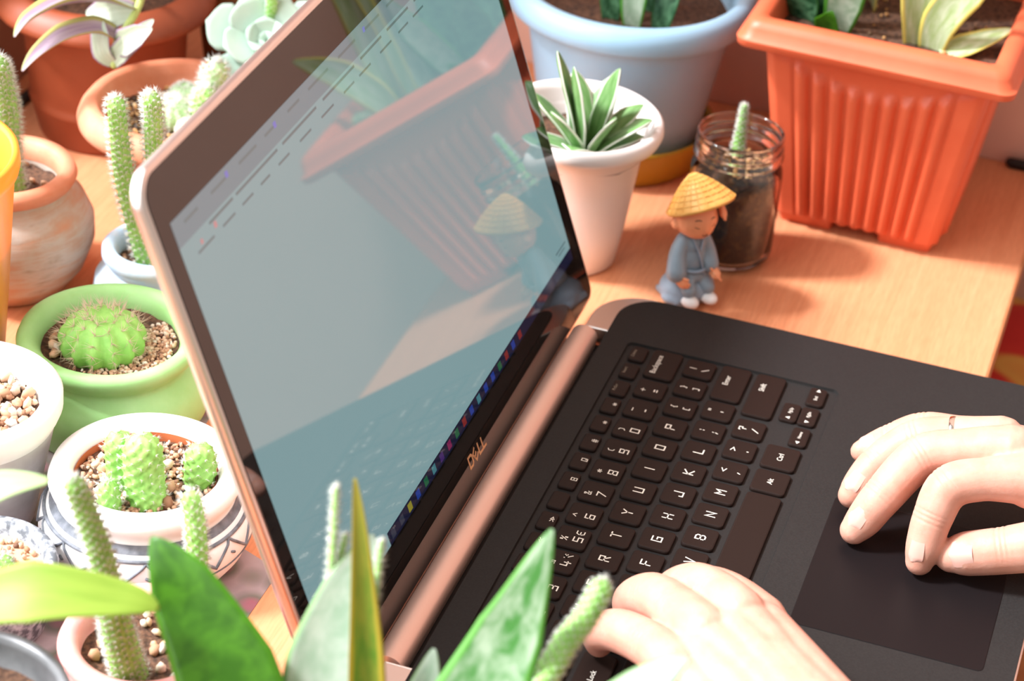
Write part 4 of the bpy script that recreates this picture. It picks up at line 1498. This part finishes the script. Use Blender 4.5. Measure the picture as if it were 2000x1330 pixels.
ip = thing('potted_cacti', 'white pot with hand-drawn dark triangles and stubby cacti', 'potted plant', (-3.5, 199.7, 0))
ipr = [(0, 0), (33, 0), (38, 2), (45, 12), (48.5, 22), (47, 30), (42, 35.5), (40.5, 37), (40.5, 41), (42.5, 43.5), (43.5, 47), (42, 51), (38, 52.3), (34.5, 51), (32.5, 47), (32, 40), (33, 34), (0, 34)]
MB().lathe(ipr, 88).build('pot', M['white_clay'], ip)
MB().lathe([(31.8, 47.2), (31.4, 40.5), (31.6, 38)], 72).build('inner_lining', M['terracotta'], ip)


def on_pot(a, z):
    pr = [(45, 12), (48.5, 22), (47, 30), (42, 35.5), (40.5, 37)]
    r = pr[0][0]
    for (r0, z0), (r1, z1) in zip(pr, pr[1:]):
        if z0 <= z <= z1:
            r = r0 + (r1 - r0) * (z - z0) / (z1 - z0)
    r += 0.25
    return (r * math.cos(a), r * math.sin(a), z)


def pot_line(name, pts, w):
    b = MB()
    den = []
    for (a0, z0), (a1, z1) in zip(pts, pts[1:]):
        k = max(2, int(abs(a1 - a0) / 0.05) + int(abs(z1 - z0) / 1.2))
        den += [on_pot(a0 + (a1 - a0) * i / k, z0 + (z1 - z0) * i / k) for i in range(k)]
    den.append(on_pot(*pts[-1]))
    b.tube(den, w, 6)
    return b.build(name, M['black_line'], ip)


MB().lathe([(43.35, 34.3), (42.3, 35.5), (40.9, 37.0), (40.85, 37.8)], 72).build('painted_band', M['black_line'], ip)
nt_ = 14
for k in range(nt_):
    a0 = 2 * math.pi * k / nt_
    a1 = 2 * math.pi * (k + 0.5) / nt_
    a2 = 2 * math.pi * (k + 1) / nt_
    pot_line('painted_triangle', [(a0, 31.5), (a1, 22.0), (a2, 31.5)], 0.7)
    pot_line('painted_dot', [(a0, 25.0), (a0 + 0.03, 24.2)], 0.7)
pot_line('painted_line', [(2 * math.pi * i / 40, 32.0) for i in range(41)], 1.0)
pot_line('painted_line', [(2 * math.pi * i / 40, 18.5) for i in range(41)], 0.4)
soil_disc(ip, 32.4, 43.5, seed=71)
gravel(ip, 30, 44.1, 620, 1.35, 'pebble', 72)
pebbles(ip, 28, 44.2, 26, 3.0, seed=73)
I2 = lambda x, y, z: (x + 3.5, y - 199.7, z)
rat_tail(ip, [I2(-18, 191, 38), I2(-18.5, 193, 55), I2(-19, 194, 80)], [8.0, 8.8, 8.8], N=8, pitch=5.4, spine=2.0, seed=74, per=6, amp=0.16)
rat_tail(ip, [I2(-13, 206, 38), I2(-13, 207, 52), I2(-13.5, 208, 74)], [5.5, 6.8, 6.4], N=7, pitch=5.2, spine=2.0, seed=75, per=6, amp=0.16)
rat_tail(ip, [I2(4, 178, 38), I2(3.5, 176.5, 52), I2(3, 176, 66)], [6.2, 7.2, 6.0], N=7, pitch=5.2, spine=2.0, seed=76, per=6, amp=0.16)
rat_tail(ip, [I2(-31, 203, 38), I2(-31, 204, 50), I2(-31, 205, 60)], [4.5, 5, 4.5], N=7, pitch=4.8, spine=2.0, seed=77, per=6, amp=0.16)

jp2 = thing('speckled_pot', 'speckled grey pot at the left edge below the white ones', 'pot', (-74, 243, 0))
MB().lathe([(0, 0), (24, 0), (26, 2), (29.5, 20), (31.5, 30), (32.2, 33), (31, 36), (28, 36.5), (26, 34), (25, 26), (0, 24)], 72).build('pot', M['speckled'], jp2)
soil_disc(jp2, 25.6, 30, 'pebble', 1.0, seed=81)
gravel(jp2, 23, 30.5, 150, 1.4, 'pebble', 82)
ball_cactus(jp2, (2, -6, 33), 7, 5, 10, spine=2.5, sm='spine', seed=83)

kp = thing('potted_cactus', 'pink painted pot with soil and one tall slender cactus', 'potted plant', (-90, 159, 0))
MB().lathe([(0, 0), (26, 0), (29, 2), (33, 14), (33.5, 20), (32.5, 23), (34.5, 26), (36, 30), (34.5, 33.5), (30.5, 34), (27.5, 32), (26.5, 27), (26, 20), (0, 18)], 72).build('pot', M['pink_paint'], kp)
soil_disc(kp, 26.4, 24, seed=85)
pebbles(kp, 24, 24.6, 22, 2.3, seed=86)
K2 = lambda x, y, z: (x + 90, y - 159, z)
rat_tail(kp, [K2(-104, 158, 22), K2(-112, 157, 40), K2(-122, 157, 74), K2(-128, 158, 104), K2(-134, 162, 132), K2(-138, 164, 145)], [7.0, 6.6, 5.6, 4.6, 4.2, 3.8], N=8, pitch=4.2, spine=2.2, seed=87)
rat_tail(kp, [K2(-80, 148, 22), K2(-72, 144, 52), K2(-66, 146, 74), K2(-62, 151, 92)], [4.6, 4.4, 4.2, 3.8], N=7, pitch=4.2, spine=2.2, seed=88)

# floral paper under the left pots
fp = MB()
fp.rings([zring([(-150, 140), (10, 140), (40, 215), (140, 222), (150, 320), (-150, 330)], 0.05), zring([(-150, 140), (10, 140), (40, 215), (140, 222), (150, 320), (-150, 330)], 0.35)])
fo = fp.build('floral_sheet', M['floral'], None, False)
tag(fo, 'dark floral printed sheet lying under the left pots', 'sheet')

# ------------------------------------------------------------------ foreground plants
lp = thing('potted_plant', 'dark grey pot with broad lime green leaves in the bottom left corner', 'potted plant', (-209, 178, 0))
MB().lathe([(0, 0), (30, 0), (32, 2), (38, 40), (42, 74), (44, 76), (45, 82), (44, 86), (41, 86.5), (39.5, 83), (37, 70), (0, 66)], 72).build('pot', M['black_clay'], lp)
soil_disc(lp, 38, 74, seed=91)
gravel(lp, 35, 74.5, 120, 1.8, 'pebble', 92)
N2 = lambda x, y, z: (x + 209, y - 178, z)
MB().tube([N2(-196, 190, 73), N2(-214, 205, 105), N2(-232, 212, 140)], [3, 2.6, 2.2], 10, 3).build('stem', M['stem'], lp)
leaf(lp, [N2(-232, 212, 141), N2(-226, 172, 146), N2(-217, 138, 157), N2(-206, 107, 156), N2(-203, 96, 153)], [2.5, 8, 11.5, 6, 0.6], (-0.55, 0.1, 0.8), ML['lime'], 0.15, 0.9)
leaf(lp, [N2(-230, 212, 140), N2(-214, 186, 168), N2(-200, 160, 184), N2(-193, 142, 188)], [2.5, 7, 6, 0.6], (-0.6, 0, 0.8), ML['lime_pale'], 0.15, 0.9)
leaf(lp, [N2(-232, 212, 140), N2(-250, 240, 160), N2(-258, 270, 165)], [2.5, 10, 0.6], (-0.6, 0, 0.8), ML['lime'], 0.15, 0.9)

sp_ = thing('potted_snake_plant', 'snake plant with broad pointed leaves in front of the laptop screen', 'potted plant', (-205, 28, 0))
MB().lathe([(0, 0), (42, 0), (44, 2), (50, 40), (55, 74), (58, 76), (60, 80), (59, 85), (56, 86), (54, 82), (50, 70), (0, 68)], 72).build('pot', M['terracotta'], sp_)
soil_disc(sp_, 52, 76, seed=95)
S2 = lambda x, y, z: (x + 205, y - 28, z)
leaf(sp_, [S2(-210, 44, 75), S2(-204, 58, 104), S2(-196, 74, 128), S2(-186, 96, 152), S2(-180, 110, 164)], [10, 17, 19, 12, 0.6], (-0.80, -0.05, 0.5), ML['snake_dark'], 0.14, 2.2)
leaf(sp_, [S2(-202, 36, 75), S2(-192, 40, 108), S2(-180, 42, 130), S2(-164, 40, 152), S2(-150, 38, 166)], [9, 15, 15, 10, 0.6], (-0.62, -0.35, 0.7), ML['snake_silver'], 0.22, 2.2)
leaf(sp_, [S2(-204, 16, 75), S2(-194, 22, 110), S2(-182, 28, 140), S2(-166, 37, 172), S2(-152, 45, 190)], [7, 8.0, 6.5, 3.4, 0.5], (-0.7, -0.6, 0.4), ML['snake_yellow'], 0.5, 2.0)
leaf(sp_, [S2(-206, -6, 75), S2(-196, -10, 106), S2(-186, -14, 128), S2(-168, -21, 155), S2(-152, -28, 190)], [10, 15, 17, 12, 0.6], (-0.75, -0.15, 0.6), ML['snake_band'], 0.16, 2.2)
leaf(sp_, [S2(-222, 60, 75), S2(-212, 70, 95), S2(-204, 80, 115)], [9, 12, 0.6], (-0.75, -0.15, 0.6), ML['snake_silver'], 0.2, 2.2)
leaf(sp_, [S2(-196, 14, 75), S2(-184, 10, 100), S2(-172, 8, 122), S2(-164, 8, 134)], [7, 8, 6, 0.6], (-0.7, -0.3, 0.6), ML['snake_silver'], 0.2, 2.2)
for pts_, r_ in (([S2(-190, 44, 80), S2(-172, 46, 130), S2(-154, 51, 186)], 0.9), ([S2(-186, 34, 80), S2(-168, 32, 130), S2(-154, 33, 168)], 0.9), ([S2(-188, 50, 80), S2(-170, 48, 130), S2(-156, 46, 168)], 0.9)):
    rat_tail(sp_, pts_, [2.0, 1.6, r_], N=6, pitch=3.2, spine=2.2, seed=97, per=4)

tc_ = thing('potted_cactus', 'thin curved cactus leaning over the left hand', 'potted plant', (-225, -92, 0))
MB().lathe([(0, 0), (30, 0), (32, 2), (36, 40), (39, 66), (42, 68), (42.5, 76), (39, 77), (36.5, 70), (0, 62)], 64).build('pot', M['terracotta'], tc_)
soil_disc(tc_, 36, 68, seed=98)
C2 = lambda x, y, z: (x + 225, y + 92, z)
rat_tail(tc_, [C2(-222, -66, 66), C2(-210, -48, 100), C2(-186, -35, 132), C2(-160, -37, 144), C2(-146, -42, 152), C2(-136, -45, 162)], [5.4, 5.2, 4.8, 4.4, 4.2, 4.0], N=8, pitch=3.8, spine=1.4, seed=99)
leaf(tc_, [C2(-232, -70, 66), C2(-235, -62, 120), C2(-222, -66, 158), C2(-204, -77, 176), C2(-190, -88, 183)], [8, 13, 14, 8, 0.6], (-0.5, -0.1, 0.86), ML['snake_silver'], 0.18, 2.0)

# ------------------------------------------------------------------ the person's hands
person = thing('person', 'person typing, only the two bare hands and forearms in view', 'person', (0, 0, 0))


def hand(name, label, chains, palm, nails, fat=1.17):
    b = MB()
    for pts, rad in chains:
        b.tube(pts, [r * fat for r in rad], 18, 2.5)
    for pts, rad, fl in palm:
        b.tube(pts, rad, 22, 4.0, flat=fl, up=(0, 0, 1) if fl == 1 else None)
    me = remesh(b, 0.75, 15, 0.5)
    # skin folds over the finger joints
    for pts, rad in chains:
        for k in (2, 3):
            jp_ = Vector(pts[k])
            ax = (Vector(pts[k + 1]) - Vector(pts[k - 1])).normalized()
            rr = rad[k] * fat + 3.5
            for v in me.vertices:
                p = v.co / MM - jp_
                if p.length_squared < rr * rr:
                    sA = p.dot(ax)
                    radial = p - ax * sA
                    if radial.z > 0 and radial.length > 1:
                        dd = sum(math.exp(-((sA - o_) / 0.55) ** 2) for o_ in (-2.4, 0.0, 2.2))
                        v.co -= radial.normalized() * (0.34 * dd * clamp(radial.z / radial.length * 1.6)) * MM
    h = link(name, me, M['skin'], person)
    h['label'] = label
    bvh = BVHTree.FromPolygons([v.co / MM for v in me.vertices], [tuple(p.vertices) for p in me.polygons])
    for c, d, up, w, l in nails:
        c, d = Vector(c), Vector(d).normalized()
        w *= 1.12
        l *= 1.0
        up = Vector(up)
        up = (up - d * up.dot(d)).normalized()
        hit = bvh.ray_cast(c + up * 25, -up)
        h1 = bvh.ray_cast(c + d * 3.2 + up * 25, -up)
        h2 = bvh.ray_cast(c - d * 4.5 + up * 25, -up)
        if hit[0] is not None and h1[0] is not None and h2[0] is not None:
            d = (h1[0] - h2[0]).normalized()
            up = (up - d * up.dot(d)).normalized()
            c = hit[0] + up * 0.30
        s = d.cross(up)
        nb = MB()
        vs_, fs_ = [], []
        for lay in (0, 1):
            for i in range(8):
                for j in range(7):
                    u = j / 6 * 2 - 1
                    v = i / 7
                    ww = w * (0.86 + 0.14 * math.sin(v * math.pi * 0.8)) * (1 if v < 0.8 else math.sqrt(max(0.05, 1 - ((v - 0.8) / 0.22) ** 2)))
                    vs_.append(c + d * (v - 0.5) * l + s * u * ww + up * (-0.40 * w * u * u - 1.2 * (v - 0.45) ** 2 - 0.5 * lay))
        for i in range(7):
            for j in range(6):
                a = i * 7 + j
                fs_.append((a, a + 1, a + 8, a + 7))
        nb.add(vs_, [f for f in fs_] + [tuple(k + 56 for k in f) for f in fs_])
        nb.build('nail', M['nail'], h)
    return h


Z = 17
rc = [
    ([(103.5, -136.0, Z + 8), (106, -136.4, Z + 14), (112.7, -137.4, Z + 27), (120.5, -141.5, Z + 40), (126, -156, Z + 45), (131, -174, Z + 47)], [5.8, 7.2, 8.0, 8.9, 8.6, 10.5]),
    ([(114.6, -103.3, Z + 8), (117.5, -106.5, Z + 13), (124, -112.5, Z + 24), (141, -124.9, Z + 38), (146, -143, Z + 44), (149, -164, Z + 48)], [6.0, 7.4, 8.2, 9.0, 8.9, 10.8]),
    ([(139.6, -96.5, Z + 9), (143, -99, Z + 13), (151.5, -105.1, Z + 22), (160.5, -119.6, Z + 34), (163, -138, Z + 39), (163, -158, Z + 43)], [5.6, 7.0, 7.6, 8.4, 8.4, 10.2]),
    ([(162.5, -95.5, Z + 19), (165, -100, Z + 21), (170, -108, Z + 25), (172, -121, Z + 33), (174, -137, Z + 34), (175, -153, Z + 35)], [4.8, 6.0, 6.6, 7.2, 7.4, 9.0]),
    ([(109.5, -149.3, Z + 11), (110.5, -155, Z + 13), (113.3, -171.3, Z + 18), (118, -191, Z + 25), (136, -222, Z + 32)], [7.0, 8.8, 9.4, 10.4, 13.5]),
]
rp = [
    ([(131, -174, Z + 45), (142, -244, Z + 36)], [11.5, 15], 1), ([(149, -164, Z + 46), (152, -244, Z + 38)], [11.5, 16], 1),
    ([(163, -158, Z + 41), (162, -244, Z + 36)], [10.5, 15], 1), ([(175, -153, Z + 33), (170, -240, Z + 31)], [9.5, 13.5], 1),
    ([(128, -196, Z + 34), (150, -218, Z + 34)], [11, 15], 1),
    ([(141, -172, Z + 44), (148, -240, Z + 37)], [12.5, 17], 1), ([(157, -164, Z + 42), (157, -240, Z + 37)], [12, 16.5], 1), ([(169, -160, Z + 37), (166, -240, Z + 34)], [11, 15.5], 1),
    ([(156, -236, Z + 36), (160, -290, Z + 34), (168, -380, Z + 30), (176, -470, Z + 24)], [21, 22.5, 29, 35], 1),
]
hand('hand', 'right hand resting on the touchpad', rc, rp, [
    ((104.5, -136.4, Z + 13), (-0.40, 0.06, -0.90), (-0.75, 0.55, 0.35), 4.6, 10.0),
    ((116.8, -106, Z + 12), (-0.45, 0.50, -0.74), (-0.55, 0.35, 0.70), 4.8, 10.5),
    ((142.3, -98.8, Z + 12.5), (-0.60, 0.45, -0.65), (-0.5, 0.4, 0.75), 4.5, 10.0),
    ((164.5, -98.5, Z + 20), (-0.40, 0.80, -0.42), (-0.35, 0.3, 0.88), 3.7, 7.6),
    ((110.2, -153.5, Z + 12.5), (-0.15, 0.95, -0.26), (-0.80, -0.05, 0.60), 5.4, 11.0)])
lc = [
    ([(-10, -17, Z + 8), (-14, -18, Z + 17), (-20, -27, Z + 26), (-31, -43, Z + 32), (-43, -58, Z + 34)], [5.2, 6.6, 7.8, 8.2, 9.0]),
    ([(14, -24, Z + 8), (10, -25, Z + 19), (2.5, -35, Z + 30), (-10, -49, Z + 36), (-24, -64, Z + 40)], [5.6, 7.2, 8.8, 9.0, 9.6]),
    ([(28, -39, Z + 8), (24, -40, Z + 19), (12, -51, Z + 33), (2, -63, Z + 39), (-10, -75, Z + 42)], [5.8, 7.4, 9.2, 9.4, 10]),
    ([(38, -48, Z + 8), (34, -49, Z + 16), (22, -57, Z + 27), (12, -69, Z + 32), (0, -83, Z + 34)], [5.6, 7.0, 8.2, 8.8, 9.6]),
    ([(14, -90, Z + 10), (6, -95, Z + 12), (-6, -104, Z + 15), (-26, -114, Z + 23), (-56, -132, Z + 32)], [6.6, 8.2, 8.6, 10.5, 14]),
]
lpalm = [
    ([(-43, -58, Z + 33), (-86, -122, Z + 30)], [10.5, 14], 1), ([(-24, -64, Z + 38), (-78, -128, Z + 36)], [11.5, 16], 1),
    ([(-10, -75, Z + 40), (-70, -135, Z + 36)], [11.8, 16], 1), ([(0, -83, Z + 33), (-64, -141, Z + 33)], [11, 15], 1),
    ([(-12, -94, Z + 26), (-48, -118, Z + 31)], [11.5, 17], 1),
    ([(-35, -66, Z + 35), (-82, -125, Z + 34)], [12.5, 17], 1), ([(-19, -74, Z + 37.5), (-74, -132, Z + 37)], [13.8, 18], 1), ([(-8, -84, Z + 35), (-66, -138, Z + 35)], [13.5, 18], 1), ([(-24, -86, Z + 34), (-68, -130, Z + 35)], [17, 21], 1),
    ([(-70, -128, Z + 33), (-104, -168, Z + 31), (-164, -244, Z + 30), (-224, -324, Z + 30)], [21, 22, 28, 33], 1),
]
hand('hand', 'left hand curled over the left part of the keyboard', lc, lpalm, [], 1.22)

# silver ring on the right hand
rg = MB()
cR, axR, rR = Vector((162.9, -136.5, Z + 38.6)), Vector((0.08, -0.95, 0.25)).normalized(), 9.5
u_ = axR.orthogonal().normalized()
w_ = axR.cross(u_)
rings_ = []
for i in range(40):
    a = 2 * math.pi * i / 40
    dd = u_ * math.cos(a) + w_ * math.sin(a)
    rings_.append([cR + dd * (rR + 0.7 * math.cos(t)) + axR * 1.5 * math.sin(t) for t in [2 * math.pi * k / 10 for k in range(10)]])
nR = 10
rg.rings(rings_ + [rings_[0]], False, False)
ro = rg.build('finger_ring', M['ring'])
tag(ro, 'silver ring worn on a finger of the right hand', 'ring')
